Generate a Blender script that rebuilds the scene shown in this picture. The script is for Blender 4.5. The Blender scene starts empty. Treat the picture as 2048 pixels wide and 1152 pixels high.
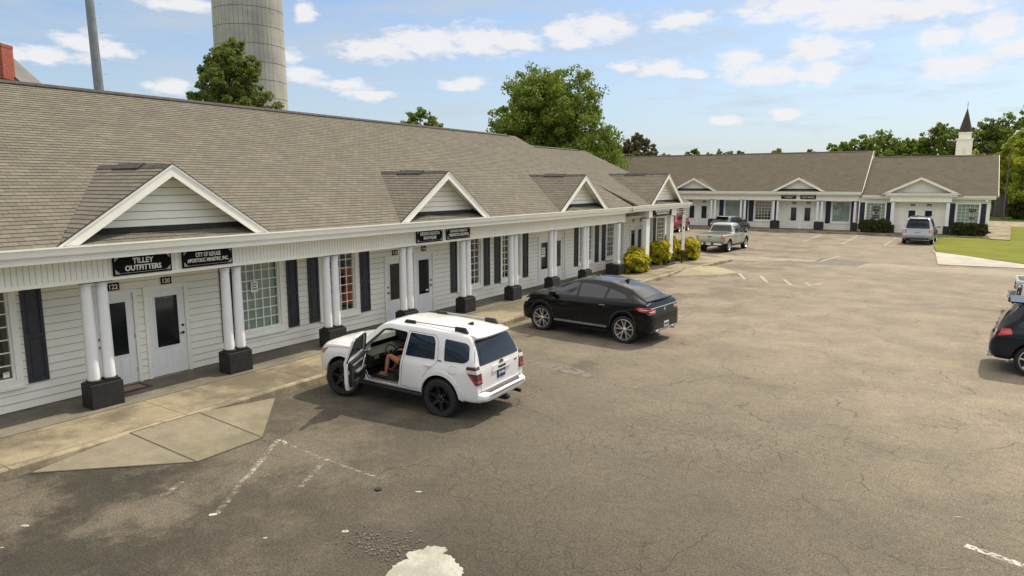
import bpy, bmesh, math, random
from math import sin, cos, pi, radians, atan2, sqrt
from mathutils import Vector, Matrix, geometry
from mathutils.bvhtree import BVHTree

sc = bpy.context.scene
COL = sc.collection
R = random.Random(7)

# ---------------------------------------------------------------- camera
cam_d = bpy.data.cameras.new("camera")
cam_d.sensor_width = 36.0
cam_d.lens = 1365.0 / 2048.0 * 36.0
cam_d.clip_start = 0.1
cam_d.clip_end = 3000.0
cam = bpy.data.objects.new("camera", cam_d)
COL.objects.link(cam)
cam.location = (0, 0, 4.65)
cam.rotation_euler = (pi / 2 - math.atan(208 / 1365.0), 0, radians(33.0))
sc.camera = cam

# ---------------------------------------------------------------- render settings
sc.view_settings.view_transform = 'Standard'
sc.view_settings.look = 'None'
sc.view_settings.gamma = 1
sc.view_settings.exposure = 0.42
sc.render.engine = 'CYCLES'
sc.cycles.use_denoising = True
sc.cycles.max_bounces = 6
sc.cycles.transparent_max_bounces = 12

# ---------------------------------------------------------------- sun
SUN = Vector((0.25, 0.68, 1.0)).normalized()
sun_d = bpy.data.lights.new("sun", 'SUN')
sun_d.energy = 3.45
sun_d.angle = radians(0.55)
sun_d.color = (1.0, 0.89, 0.72)
sun = bpy.data.objects.new("sun", sun_d)
COL.objects.link(sun)
sun.rotation_euler = SUN.to_track_quat('Z', 'Y').to_euler()
sun.location = (0, 20, 60)

# ---------------------------------------------------------------- world: Nishita sky with clouds
world = bpy.data.worlds.new("World")
sc.world = world
world.use_nodes = True
wn = world.node_tree
wn.nodes.clear()
W = lambda t, **k: _node(wn, t, **k)
def _node(nt, t, ins=None, **k):
    n = nt.nodes.new(t)
    for a, v in k.items():
        setattr(n, a, v)
    if ins:
        for a, v in ins.items():
            if isinstance(v, bpy.types.NodeSocket):
                nt.links.new(v, n.inputs[a])
            else:
                n.inputs[a].default_value = v
    return n
def M_(nt, op, a, b=None, c=None, clamp=False):
    n = nt.nodes.new('ShaderNodeMath'); n.operation = op; n.use_clamp = clamp
    for i, v in enumerate((a, b, c)):
        if v is None: continue
        if isinstance(v, bpy.types.NodeSocket): nt.links.new(v, n.inputs[i])
        else: n.inputs[i].default_value = v
    return n.outputs[0]
def MIX(nt, fac, a, b, mode='MIX'):
    n = nt.nodes.new('ShaderNodeMix'); n.data_type = 'RGBA'; n.blend_type = mode
    for i, v in ((0, fac), (6, a), (7, b)):
        if isinstance(v, bpy.types.NodeSocket): nt.links.new(v, n.inputs[i])
        else: n.inputs[i].default_value = v if i == 0 else (tuple(v) + (1,))[:4]
    return n.outputs[2]

sky = W('ShaderNodeTexSky', sky_type='NISHITA')
sky.sun_disc = False
sky.sun_elevation = math.asin(SUN.z)
sky.sun_rotation = atan2(SUN.x, SUN.y)
sky.air_density = 1.0
sky.dust_density = 1.2
sky.ozone_density = 1.3
geo = W('ShaderNodeTexCoord')
sep = W('ShaderNodeSeparateXYZ', ins={0: geo.outputs['Generated']})
az = M_(wn, 'ARCTAN2', sep.outputs[0], sep.outputs[1])
el = M_(wn, 'ARCSINE', sep.outputs[2])
# clouds: (azimuth, elevation, half width, half height) of each cloud bank
CLOUDS = [(-1.16,.149,.042,.011),(-1.114,.166,.032,.013),(-1.093,.161,.03,.011),(-1.028,.123,.023,.011),(-1.009,.221,.047,.009),(-.857,.224,.013,.012),(-.76,.181,.055,.015),(-.698,.193,.063,.018),(-.621,.197,.056,.019),(-.579,.194,.042,.013),(-.808,.134,.041,.009),(-.642,.138,.032,.009),(-.509,.208,.026,.014),(-.453,.212,.048,.018),(-.488,.193,.031,.01),(-.339,.216,.037,.013),(-.418,.159,.024,.008),(-.37,.158,.034,.011),(-.329,.147,.026,.006),(-.265,.163,.026,.015),(-.232,.143,.049,.013),(-.167,.172,.041,.015),(-.165,.142,.032,.016),(-.2,.223,.065,.016),(-.129,.21,.076,.02),(-.053,.208,.07,.014),(-.035,.173,.023,.013),(.019,.178,.035,.015),(-.012,.139,.044,.014),(-.205,.092,.021,.006),(-.281,.086,.019,.006),(-.867,.145,.036,.009),(-.775,.122,.034,.007),(-.892,.169,.032,.01),(.04,.154,.028,.011)]
comb = W('ShaderNodeCombineXYZ', ins={0: az, 1: el})
nz_w = W('ShaderNodeTexNoise', ins={'Vector': W('ShaderNodeVectorMath', operation='MULTIPLY', ins={0: comb.outputs[0], 1: (14, 30, 1)}).outputs[0], 'Scale': 1.6, 'Detail': 3.0, 'Roughness': .55})
warp = W('ShaderNodeVectorMath', operation='MULTIPLY_ADD', ins={0: nz_w.outputs['Color'], 1: (.03, .016, 0), 2: comb.outputs[0]})
warp2 = W('ShaderNodeVectorMath', operation='SUBTRACT', ins={0: warp.outputs[0], 1: (.015, .008, 0)})
best = None
for (a, e, ra, re) in CLOUDS:
    s = W('ShaderNodeVectorMath', operation='SUBTRACT', ins={0: warp2.outputs[0], 1: (a, e, 0)})
    m = W('ShaderNodeVectorMath', operation='MULTIPLY', ins={0: s.outputs[0], 1: (1 / ra / 1.32, 1 / re / 1.32, 0)})
    l = W('ShaderNodeVectorMath', operation='LENGTH', ins={0: m.outputs[0]})
    v = M_(wn, 'SUBTRACT', 1.0, l.outputs['Value'])
    best = v if best is None else M_(wn, 'MAXIMUM', best, v)
nz = W('ShaderNodeTexNoise', ins={'Vector': W('ShaderNodeVectorMath', operation='MULTIPLY', ins={0: comb.outputs[0], 1: (22, 52, 1)}).outputs[0], 'Scale': 1.5, 'Detail': 9.0, 'Roughness': .6})
hi = M_(wn, 'ADD', M_(wn, 'MULTIPLY', M_(wn, 'MAXIMUM', best, -0.42), 1.25), M_(wn, 'MULTIPLY', M_(wn, 'SUBTRACT', nz.outputs[0], .5), 2.3))
mask = W('ShaderNodeMapRange', interpolation_type='SMOOTHSTEP', ins={'Value': hi, 'From Min': -.04, 'From Max': .80}).outputs[0]
# unseen bright cloud overhead and behind, added as fill for the shaded walls
ov = W('ShaderNodeTexNoise', ins={'Vector': geo.outputs['Generated'], 'Scale': 3.2, 'Detail': 6.0, 'Roughness': .55})
ovm = W('ShaderNodeMapRange', interpolation_type='SMOOTHSTEP', ins={'Value': ov.outputs[0], 'From Min': .38, 'From Max': .52}).outputs[0]
ovm = M_(wn, 'MULTIPLY', ovm, W('ShaderNodeMapRange', interpolation_type='SMOOTHSTEP', ins={'Value': el, 'From Min': .30, 'From Max': .55}).outputs[0])
# thin high veil
nv = W('ShaderNodeTexNoise', ins={'Vector': W('ShaderNodeVectorMath', operation='MULTIPLY', ins={0: comb.outputs[0], 1: (5, 26, 1)}).outputs[0], 'Scale': 1.3, 'Detail': 7.0, 'Roughness': .6})
veil = W('ShaderNodeMapRange', ins={'Value': nv.outputs[0], 'From Min': .34, 'From Max': .68, 'To Min': .12, 'To Max': .75}).outputs[0]
low = W('ShaderNodeMapRange', ins={'Value': el, 'From Min': -.02, 'From Max': .22, 'To Min': .72, 'To Max': .16}).outputs[0]
skyc = W('ShaderNodeMix', data_type='RGBA', blend_type='MULTIPLY', ins={0: 1.0, 6: sky.outputs[0], 7: (.80, .87, .95, 1)}).outputs[2]
c1 = MIX(wn, M_(wn, 'MAXIMUM', low, veil), skyc, (3.4, 3.8, 4.25))
c2 = MIX(wn, M_(wn, 'MULTIPLY', mask, .88), c1, (5.5, 5.4, 5.45))
c3 = MIX(wn, ovm, c2, (11.6, 10.8, 9.8))  # unseen overhead fill, set brighter than the visible clouds
bg = W('ShaderNodeBackground', ins={'Color': c3, 'Strength': 0.125})
wo = W('ShaderNodeOutputWorld', ins={'Surface': bg.outputs[0]})
# ---------------------------------------------------------------- materials
MATS = {}
def newmat(name):
    m = bpy.data.materials.new(name); m.use_nodes = True
    nt = m.node_tree; nt.nodes.clear()
    out = nt.nodes.new('ShaderNodeOutputMaterial')
    b = nt.nodes.new('ShaderNodeBsdfPrincipled')
    nt.links.new(b.outputs[0], out.inputs[0])
    MATS[name] = m
    return m, nt, b, out
def setin(nt, n, k, v):
    if isinstance(v, bpy.types.NodeSocket): nt.links.new(v, n.inputs[k])
    elif isinstance(v, (tuple, list)) and len(v) == 3: n.inputs[k].default_value = tuple(v) + (1,)
    else: n.inputs[k].default_value = v
def noise(nt, scale, detail=4, rough=.6, vec=None, out=0):
    n = nt.nodes.new('ShaderNodeTexNoise')
    n.inputs['Scale'].default_value = scale; n.inputs['Detail'].default_value = detail; n.inputs['Roughness'].default_value = rough
    if vec is None:
        t = nt.nodes.new('ShaderNodeTexCoord'); vec = t.outputs['Object']
    nt.links.new(vec, n.inputs['Vector'])
    return n.outputs[out]
def rng(nt, v, a, b, c=0., d=1., smooth=False):
    n = nt.nodes.new('ShaderNodeMapRange')
    if smooth: n.interpolation_type = 'SMOOTHSTEP'
    nt.links.new(v, n.inputs[0])
    for i, x in enumerate((a, b, c, d)): n.inputs[i + 1].default_value = x
    return n.outputs[0]
def bump(nt, b, h, strength=.3, dist=.01):
    n = nt.nodes.new('ShaderNodeBump'); n.inputs['Strength'].default_value = strength; n.inputs['Distance'].default_value = dist
    nt.links.new(h, n.inputs['Height']); nt.links.new(n.outputs[0], b.inputs['Normal'])
def mat(name, col, rough=.5, metal=0., var=.08, vscale=6., coat=0., spec=.5, bmp=0., bscale=80., col2=None):
    m, nt, b, o = newmat(name)
    n = noise(nt, vscale, 5)
    c2 = col2 if col2 else tuple(c * (1 - var * 2) for c in col)
    c1 = col if col2 else tuple(min(1, c * (1 + var)) for c in col)
    setin(nt, b, 'Base Color', MIX(nt, rng(nt, n, .3, .7), c2, c1))
    setin(nt, b, 'Roughness', rng(nt, noise(nt, vscale * 2.3, 3), .3, .7, max(0.02, rough * .85), min(1, rough * 1.15)))
    b.inputs['Metallic'].default_value = metal
    b.inputs['Coat Weight'].default_value = coat
    b.inputs['Coat Roughness'].default_value = .04
    b.inputs['Specular IOR Level'].default_value = spec
    if bmp: bump(nt, b, noise(nt, bscale, 3), bmp, .004)
    return m
# white vinyl siding / trim
mat('white_siding', (.90, .865, .745), .5, var=.03, vscale=1.7)
mat('siding_edge', (.22, .20, .16), .8, var=.2)  # dark tone for painted lap shadows; also colours the near rake boards
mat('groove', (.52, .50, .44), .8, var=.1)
mat('white_trim', (.88, .86, .775), .4, var=.03, vscale=2.5)
mat('white_soffit', (.78, .76, .68), .6, var=.03)
mat('white_door', (.82, .82, .80), .35, var=.02, vscale=3)
mat('column_white', (.80, .80, .80), .45, var=.03, vscale=5, bmp=.1)
mat('shutter_grey', (.035, .037, .045), .55, var=.15, vscale=9)
mat('shutter_navy', (.012, .018, .045), .5, var=.15)
mat('pedestal_black', (.016, .0155, .015), .6, var=.25, vscale=7, bmp=.3, bscale=40)
mat('black_trim', (.012, .012, .013), .45, var=.2)
mat('sign_black', (.004, .004, .005), .7, var=.2, spec=.15)
mat('sign_white', (.85, .83, .76), .6, var=.1)
mat('sign_gold', (.42, .38, .30), .5, var=.15)
mat('interior_dark', (.018, .017, .016), .9, var=.3, vscale=3)
mat('curtain_white', (.60, .66, .60), .8, var=.06, vscale=4)
mat('curtain_beige', (.38, .34, .27), .8, var=.2, vscale=4)
mat('orange_cloth', (.72, .09, .02), .7, var=.15, vscale=5)
mat('yellow_cloth', (.35, .38, .06), .7, var=.15, vscale=5)
mat('mat_brown', (.10, .035, .025), .95, var=.3, vscale=20)
mat('mat_tan', (.28, .23, .17), .95, var=.3, vscale=20)
mat('brass', (.02, .018, .015), .35, metal=.6)
mat('rubber', (.014, .014, .014), .75, var=.2, vscale=20)
mat('rim_black', (.012, .012, .013), .4, metal=.3)
mat('rim_silver', (.62, .62, .63), .28, metal=.9, var=.03)
mat('car_trim', (.018, .018, .019), .5, var=.15, vscale=20)
mat('rail_silver', (.38, .38, .39), .35, metal=.3, var=.05)
mat('chrome', (.75, .75, .75), .12, metal=1, var=.02)
mat('lamp_red', (.45, .012, .012), .12, var=.1, coat=1, vscale=15)
mat('lamp_dark', (.05, .012, .015), .12, var=.1, coat=1)
mat('lamp_clear', (.55, .55, .54), .1, var=.15, coat=1, vscale=20)
mat('lamp_amber', (.40, .14, .08), .15, var=.15, coat=1, vscale=20)
mat('plate_white', (.65, .66, .68), .4, var=.05)
mat('plate_text', (.03, .05, .14), .5)
mat('plate_dark', (.02, .04, .12), .4)
mat('seat_black', (.009, .009, .009), .7, var=.2)
mat('skin', (.40, .17, .09), .5, var=.06, vscale=15)
mat('shorts_navy', (.018, .02, .035), .85, var=.3, vscale=30)
mat('shirt_grey', (.12, .12, .13), .85, var=.2, vscale=30)
mat('hair_brown', (.05, .025, .012), .6, var=.3, vscale=40)
mat('sandal', (.30, .22, .18), .6)
mat('concrete_tower', (.37, .36, .325), .85, var=.12, vscale=.35, bmp=.2, bscale=8)
mat('tower_joint', (.13, .125, .11), .9)
mat('pole_grey', (.20, .225, .23), .5, metal=.3, var=.15, vscale=2)
mat('wood_pole', (.11, .085, .065), .9, var=.2, vscale=5)
mat('bark', (.075, .055, .04), .95, var=.3, vscale=5, bmp=.5, bscale=15)
mat('spire_brown', (.042, .030, .026), .7, var=.2, vscale=3)
mat('gravel_grey', (.17, .155, .125), .9, var=.4, vscale=30)
mat('grey_wall', (.14, .135, .13), .85, var=.1, vscale=.6)
mat('mulch', (.05, .033, .024), .95, var=.4, vscale=25, bmp=.8, bscale=60)
mat('fence_metal', (.2, .2, .2), .5, metal=.5)
def paint(name, col, rough=.28, metal=0., flake=0.):
    m, nt, b, o = newmat(name)
    n = noise(nt, 1.3, 4)
    setin(nt, b, 'Base Color', MIX(nt, rng(nt, n, .3, .7), tuple(c * .9 for c in col), col))
    b.inputs['Roughness'].default_value = rough
    b.inputs['Metallic'].default_value = metal
    if max(col) < .03: b.inputs['Specular IOR Level'].default_value = .12
    b.inputs['Coat Weight'].default_value = .32 if max(col) < .03 else 1.0
    b.inputs['Coat Roughness'].default_value = .03
    return m
paint('paint_white', (0.7068, 0.7068, 0.7115), .35)
paint('paint_black', (.004, .0044, .0055), .2)
paint('paint_navyblack', (.008, .011, .020), .25)
paint('paint_sage', (.33, .36, .29), .4, .15)
paint('paint_slate', (.045, .05, .058), .35, .4)
paint('paint_red', (.26, .003, .008), .3, .2)
paint('paint_silver', (.36, .37, .39), .35, .6)
paint('paint_truckwhite', (.70, .71, .73), .35)
def glass(name, col=(.02, .025, .03), trans=.0, rough=.03):
    m, nt, b, o = newmat(name)
    if trans <= 0:
        b.inputs['Base Color'].default_value = col + (1,)
        b.inputs['Roughness'].default_value = rough
        b.inputs['Coat Weight'].default_value = .2
        b.inputs['Specular IOR Level'].default_value = .42
        return m
    nt.nodes.remove(b)
    t = nt.nodes.new('ShaderNodeBsdfTransparent'); t.inputs[0].default_value = tuple(col) + (1,)
    g = nt.nodes.new('ShaderNodeBsdfGlossy'); g.inputs[0].default_value = (1, 1, 1, 1); g.inputs['Roughness'].default_value = rough
    f = nt.nodes.new('ShaderNodeFresnel'); f.inputs[0].default_value = 1.5
    gm = nt.nodes.new('ShaderNodeNewGeometry')
    a = M_(nt, 'MULTIPLY', M_(nt, 'MULTIPLY_ADD', f.outputs[0], 1.1, .02, clamp=True), M_(nt, 'SUBTRACT', 1.0, gm.outputs['Backfacing']))
    x = nt.nodes.new('ShaderNodeMixShader')
    nt.links.new(a, x.inputs[0]); nt.links.new(t.outputs[0], x.inputs[1]); nt.links.new(g.outputs[0], x.inputs[2])
    nt.links.new(x.outputs[0], o.inputs[0])
    return m
glass('glass_window', (.82, .86, .84), 1)
glass('glass_windshield', (.55, .66, .58), 1)
glass('glass_doorlite', (.012, .014, .016), 0, .10)
MATS['glass_doorlite'].node_tree.nodes['Principled BSDF'].inputs['Coat Weight'].default_value = 0
MATS['glass_doorlite'].node_tree.nodes['Principled BSDF'].inputs['Specular IOR Level'].default_value = .35
glass('glass_tint', (.006, .009, .014), 0, .03)
glass('glass_tint_blue', (.010, .018, .032), 0, .04)
glass('glass_pano', (.02, .022, .026), 0, .02)

# asphalt shingles: UV u = metres along the course, v = metres up the slope
def shingles(name, c1, c2, c3, tab=.33, course=.143):
    m, nt, b, o = newmat(name)
    uv = nt.nodes.new('ShaderNodeUVMap').outputs[0]
    br = nt.nodes.new('ShaderNodeTexBrick')
    nt.links.new(uv, br.inputs['Vector'])
    br.offset = .5; br.squash = 1
    br.inputs['Color1'].default_value = (0, 0, 0, 1); br.inputs['Color2'].default_value = (1, 1, 1, 1); br.inputs['Mortar'].default_value = (.5, .5, .5, 1)
    br.inputs['Scale'].default_value = 1.0; br.inputs['Mortar Size'].default_value = .006; br.inputs['Mortar Smooth'].default_value = .2
    br.inputs['Brick Width'].default_value = tab * .8; br.inputs['Row Height'].default_value = course
    f1 = rng(nt, br.outputs[0], 0, 1, 0, 1)
    colA = MIX(nt, f1, c1, c2)
    n1 = noise(nt, 1.1, 4, .6, uv)
    colB = MIX(nt, rng(nt, n1, .35, .7, 0, .55), colA, c3)
    grit = noise(nt, 60, 3, .7, uv)
    colC = MIX(nt, .55, colB, MIX(nt, rng(nt, grit, .35, .65), (0.35, .35, .35), (1.0, 1.0, 1.0)), 'MULTIPLY')
    # the gap between tabs: a real slot, dark
    colD = MIX(nt, M_(nt, 'MULTIPLY', br.outputs['Fac'], .75), colC, (.035, .03, .027))
    setin(nt, b, 'Base Color', colD)
    b.inputs['Roughness'].default_value = .95
    b.inputs['Specular IOR Level'].default_value = .2
    bump(nt, b, grit, .5, .004)
    return m
shingles('shingle_tan', (0.1564, 0.1428, 0.1141), (0.2111, 0.1949, 0.1558), (0.1312, 0.122, 0.09864))
shingles('shingle_far', (0.126, 0.1092, 0.0798), (0.1638, 0.1428, 0.105), (0.1008, 0.08904, 0.0672), .5)
mat('shingle_far_butt', (.07, .06, .045), .95)
mat('ridge_dark', (.045, .038, .034), .95, var=.3, vscale=6, bmp=.5)
mat('flashing_dark', (.022, .02, .02), .8, var=.3, vscale=6)

# brick
def brick(name):
    m, nt, b, o = newmat(name)
    t = nt.nodes.new('ShaderNodeTexCoord')
    sp = nt.nodes.new('ShaderNodeSeparateXYZ'); nt.links.new(t.outputs['Object'], sp.inputs[0])
    cb = nt.nodes.new('ShaderNodeCombineXYZ')
    nt.links.new(M_(nt, 'ADD', sp.outputs[0], sp.outputs[1]), cb.inputs[0]); nt.links.new(sp.outputs[2], cb.inputs[1])
    br = nt.nodes.new('ShaderNodeTexBrick'); nt.links.new(cb.outputs[0], br.inputs['Vector'])
    br.inputs['Scale'].default_value = 1; br.inputs['Brick Width'].default_value = .22; br.inputs['Row Height'].default_value = .075
    br.inputs['Mortar Size'].default_value = .009
    br.inputs['Color1'].default_value = (.26, .045, .022, 1); br.inputs['Color2'].default_value = (.38, .08, .04, 1); br.inputs['Mortar'].default_value = (.22, .13, .09, 1)
    setin(nt, b, 'Base Color', MIX(nt, rng(nt, noise(nt, 3), .4, .7, 0, .4), br.outputs[0], (.15, .03, .02)))
    b.inputs['Roughness'].default_value = .9
brick('brick_red')

# worn concrete walk
def concrete(name, c_lo, c_hi, stain, k=1.):
    m, nt, b, o = newmat(name)
    big = noise(nt, .45 * k, 6, .65); fine = noise(nt, 38, 4, .7); mid = noise(nt, 3.2, 5, .7)
    c = MIX(nt, rng(nt, mid, .3, .7), c_lo, c_hi)
    c = MIX(nt, rng(nt, big, .42, .58, 0, .78, True), c, stain)
    c = MIX(nt, .6, c, MIX(nt, rng(nt, fine, .3, .7), (.62, .62, .62), (1.12, 1.12, 1.12)), 'MULTIPLY')
    sp = noise(nt, 9, 2, .5)
    c = MIX(nt, rng(nt, sp, .74, .78, 0, .6), c, (.05, .045, .04))
    setin(nt, b, 'Base Color', c)
    b.inputs['Roughness'].default_value = .92
    b.inputs['Specular IOR Level'].default_value = .25
    bump(nt, b, fine, .4, .006)
concrete('concrete_walk', (0.2352, 0.1999, 0.1327), (0.3276, 0.2814, 0.1949), (0.105, 0.09072, 0.063))
concrete('concrete_porch', (0.1764, 0.1638, 0.1302), (0.2268, 0.21, 0.168), (0.1176, 0.1092, 0.084))
concrete('concrete_ramp', (0.189, 0.168, 0.1193), (0.2478, 0.2226, 0.1579), (0.1428, 0.1277, 0.0882))
concrete('concrete_tan', (0.3024, 0.2604, 0.1764), (0.3696, 0.3234, 0.2268), (0.252, 0.2184, 0.1512))
concrete('concrete_curb', (0.2856, 0.2436, 0.168), (0.3696, 0.315, 0.2184), (0.1428, 0.1218, 0.084), 3)
concrete('concrete_white', (0.3864, 0.3612, 0.3108), (0.4536, 0.4284, 0.3696), (0.3192, 0.2982, 0.252))
concrete('patch_white', (0.336, 0.336, 0.2898), (0.42, 0.42, 0.3696), (0.252, 0.252, 0.21), 2)
mat('joint_dark', (.07, .06, .045), .95)
mat('shingle_butt', (.045, .04, .032), .95, col2=(.15, .135, .11), vscale=4)

# asphalt of the car park
def asphalt():
    m, nt, b, o = newmat('asphalt')
    t = nt.nodes.new('ShaderNodeTexCoord'); P = t.outputs['Object']
    sp = nt.nodes.new('ShaderNodeSeparateXYZ'); nt.links.new(P, sp.inputs[0])
    X, Y = sp.outputs[0], sp.outputs[1]
    big = noise(nt, .11, 5, .6, P); mid = noise(nt, .7, 6, .65, P); fin = noise(nt, 34, 5, .85, P); grit = noise(nt, 85, 2, .6, P); cob = noise(nt, 7, 5, .75, P)
    # broad uneven gradient: darker at low y and x, paler further along
    lane = M_(nt, 'ADD', M_(nt, 'ADD', M_(nt, 'MULTIPLY', Y, .070), M_(nt, 'MULTIPLY', X, .03)), M_(nt, 'MULTIPLY', M_(nt, 'SUBTRACT', big, .5), 1.0))
    f = rng(nt, lane, .12, 1.28, 0, 1)
    c = MIX(nt, f, (.0400, .0365, .0290), (.2560, .2240, .1740))
    c = MIX(nt, rng(nt, mid, .38, .62, 0, .68), c, MIX(nt, f, (0.05957, 0.05541, 0.04617), (0.1585, 0.1422, 0.1157)))
    pale = rng(nt, noise(nt, .45, 6, .7, P), .44, .60, 0, .85, True)
    c = MIX(nt, M_(nt, 'MULTIPLY', pale, rng(nt, X, -5.0, -8.5)), c, (0.1334, 0.1185, 0.09485))
    # patched strip of paler tar near the cross lane
    yy = M_(nt, 'ADD', Y, M_(nt, 'MULTIPLY', mid, 1.6))
    band = M_(nt, 'MULTIPLY', rng(nt, yy, 43.3, 43.9, 0, 1, True), rng(nt, yy, 46.0, 46.6, 1, 0, True))
    c = MIX(nt, M_(nt, 'MULTIPLY', band, .5), c, (0.3528, 0.315, 0.252))
    # long streaks running across
    mp = nt.nodes.new('ShaderNodeMapping'); nt.links.new(P, mp.inputs[0]); mp.inputs['Scale'].default_value = (.16, 1.1, 1); mp.inputs['Rotation'].default_value = (0, 0, -.06)
    st = noise(nt, 1.0, 5, .7, mp.outputs[0])
    c = MIX(nt, M_(nt, 'MULTIPLY', rng(nt, st, .48, .70, 0, .6), rng(nt, Y, 12, 30)), c, (.15, .128, .10))
    # oil drips in the bays
    oil = noise(nt, .55, 3, .5, P)
    c = MIX(nt, M_(nt, 'MULTIPLY', rng(nt, oil, .60, .72, 0, .55, True), rng(nt, X, -5.5, -8.5)), c, (.045, .04, .034))
    # aggregate speckle
    c = MIX(nt, .6, c, MIX(nt, rng(nt, cob, .34, .66), (.72, .71, .70), (1.20, 1.19, 1.16)), 'MULTIPLY')
    c = MIX(nt, .95, c, MIX(nt, rng(nt, fin, .38, .62), (.42, .415, .41), (1.46, 1.45, 1.42)), 'MULTIPLY')
    c = MIX(nt, .6, c, MIX(nt, rng(nt, grit, .3, .7), (.55, .55, .55), (1.35, 1.33, 1.28)), 'MULTIPLY')
    # alligator cracks (in worn areas) and long wandering cracks
    wv = nt.nodes.new('ShaderNodeTexNoise'); nt.links.new(P, wv.inputs['Vector']); wv.inputs['Scale'].default_value = 1.7; wv.inputs['Detail'].default_value = 5
    wp = nt.nodes.new('ShaderNodeVectorMath'); wp.operation = 'MULTIPLY_ADD'
    nt.links.new(wv.outputs['Color'], wp.inputs[0]); wp.inputs[1].default_value = (.75, .75, 0); nt.links.new(P, wp.inputs[2])
    def crack(scale, w, vec):
        v = nt.nodes.new('ShaderNodeTexVoronoi'); v.feature = 'DISTANCE_TO_EDGE'; v.voronoi_dimensions = '2D'
        nt.links.new(vec, v.inputs['Vector']); v.inputs['Scale'].default_value = scale
        return rng(nt, v.outputs['Distance'], 0, w, 1, 0)
    def blob(cx, cy, rx, ry, ang=0.):
        dx = M_(nt, 'SUBTRACT', X, cx); dy = M_(nt, 'SUBTRACT', Y, cy)
        ca, sa = cos(ang), sin(ang)
        u = M_(nt, 'DIVIDE', M_(nt, 'ADD', M_(nt, 'MULTIPLY', dx, ca), M_(nt, 'MULTIPLY', dy, sa)), rx)
        w = M_(nt, 'DIVIDE', M_(nt, 'SUBTRACT', M_(nt, 'MULTIPLY', dy, ca), M_(nt, 'MULTIPLY', dx, sa)), ry)
        d = M_(nt, 'SQRT', M_(nt, 'ADD', M_(nt, 'MULTIPLY', u, u), M_(nt, 'MULTIPLY', w, w)))
        d = M_(nt, 'ADD', d, M_(nt, 'MULTIPLY', M_(nt, 'SUBTRACT', mid, .5), 1.3))
        return rng(nt, d, .45, 1.15, 1, 0, True)
    k1 = M_(nt, 'MAXIMUM', blob(-3.9, 11.6, 3.4, 1.7, .5), blob(-6.2, 8.2, 2.2, 1.1, .2))
    k1 = M_(nt, 'MAXIMUM', k1, blob(-4.6, 6.9, 1.5, 1.0))
    k1 = M_(nt, 'MAXIMUM', k1, M_(nt, 'MULTIPLY', blob(-3.2, 17.0, 3.0, 2.2, .3), .6))
    a = M_(nt, 'MULTIPLY', crack(3.3, .030, wp.outputs[0]), M_(nt, 'MULTIPLY', k1, .85))
    a2 = M_(nt, 'MULTIPLY', crack(7., .045, wp.outputs[0]), M_(nt, 'MULTIPLY', k1, .35))
    l = M_(nt, 'MULTIPLY', crack(.42, .010, wp.outputs[0]), rng(nt, noise(nt, .8, 3, .5, P), .44, .60, 0, .8))
    l2 = M_(nt, 'MULTIPLY', crack(1.1, .018, wp.outputs[0]), rng(nt, noise(nt, .5, 3, .5, P), .46, .60, 0, .7))
    ck = M_(nt, 'MAXIMUM', M_(nt, 'MAXIMUM', a, a2), M_(nt, 'MAXIMUM', l, l2))
    c = MIX(nt, M_(nt, 'MULTIPLY', ck, .9), c, (.035, .03, .022))
    # disturbed dark gravelly hollow round the white patch
    hol = blob(-5.9, 6.2, 1.0, .42, .25)
    c = MIX(nt, M_(nt, 'MULTIPLY', hol, .5), c, (.055, .048, .04))
    # rough, crumbled darker bands along a seam in the lane
    seam = M_(nt, 'MAXIMUM', blob(-6.2, 20.5, .45, 4.2, -.28), blob(-5.7, 30.5, .5, 4.0, -.2))
    c = MIX(nt, M_(nt, 'MULTIPLY', M_(nt, 'MULTIPLY', seam, rng(nt, noise(nt, 3, 4, .7, P), .42, .6)), .5), c, (.10, .085, .065))
    setin(nt, b, 'Base Color', c)
    b.inputs['Roughness'].default_value = .93
    b.inputs['Specular IOR Level'].default_value = .25
    hgt = M_(nt, 'SUBTRACT', M_(nt, 'ADD', M_(nt, 'MULTIPLY', fin, .6), M_(nt, 'MULTIPLY', grit, .4)), M_(nt, 'MULTIPLY', ck, 1.2))
    bump(nt, b, hgt, .55, .008)
asphalt()
def wornpaint(name, col, lo, hi, scale=14):
    m, nt, b, o = newmat(name)
    setin(nt, b, 'Base Color', col); b.inputs['Roughness'].default_value = .8
    t = nt.nodes.new('ShaderNodeBsdfTransparent'); x = nt.nodes.new('ShaderNodeMixShader')
    f = rng(nt, noise(nt, scale, 6, .75), lo, hi)
    nt.links.new(f, x.inputs[0]); nt.links.new(t.outputs[0], x.inputs[1]); nt.links.new(b.outputs[0], x.inputs[2])
    nt.links.new(x.outputs[0], o.inputs[0])
wornpaint('line_white', (.50, .475, .41), .42, .58)
wornpaint('line_faded', (.36, .33, .265), .46, .72, 9)
wornpaint('line_worn', (.42, .395, .33), .44, .64, 12)
wornpaint('patch_dark', (.125, .11, .088), .30, .52, 5)
def grassmat(name, a, bcol, cc):
    m, nt, b, o = newmat(name)
    n = noise(nt, .35, 5); f = noise(nt, 22, 4, .7)
    c = MIX(nt, rng(nt, n, .35, .65), a, bcol)
    c = MIX(nt, rng(nt, f, .4, .7, 0, .6), c, cc)
    setin(nt, b, 'Base Color', c); b.inputs['Roughness'].default_value = .95; b.inputs['Specular IOR Level'].default_value = .15
    bump(nt, b, f, .9, .03)
grassmat('lawn', (.115, .14, .013), (.185, .18, .022), (.07, .095, .01))
grassmat('field', (.07, .10, .015), (.10, .13, .025), (.045, .06, .012))
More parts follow.
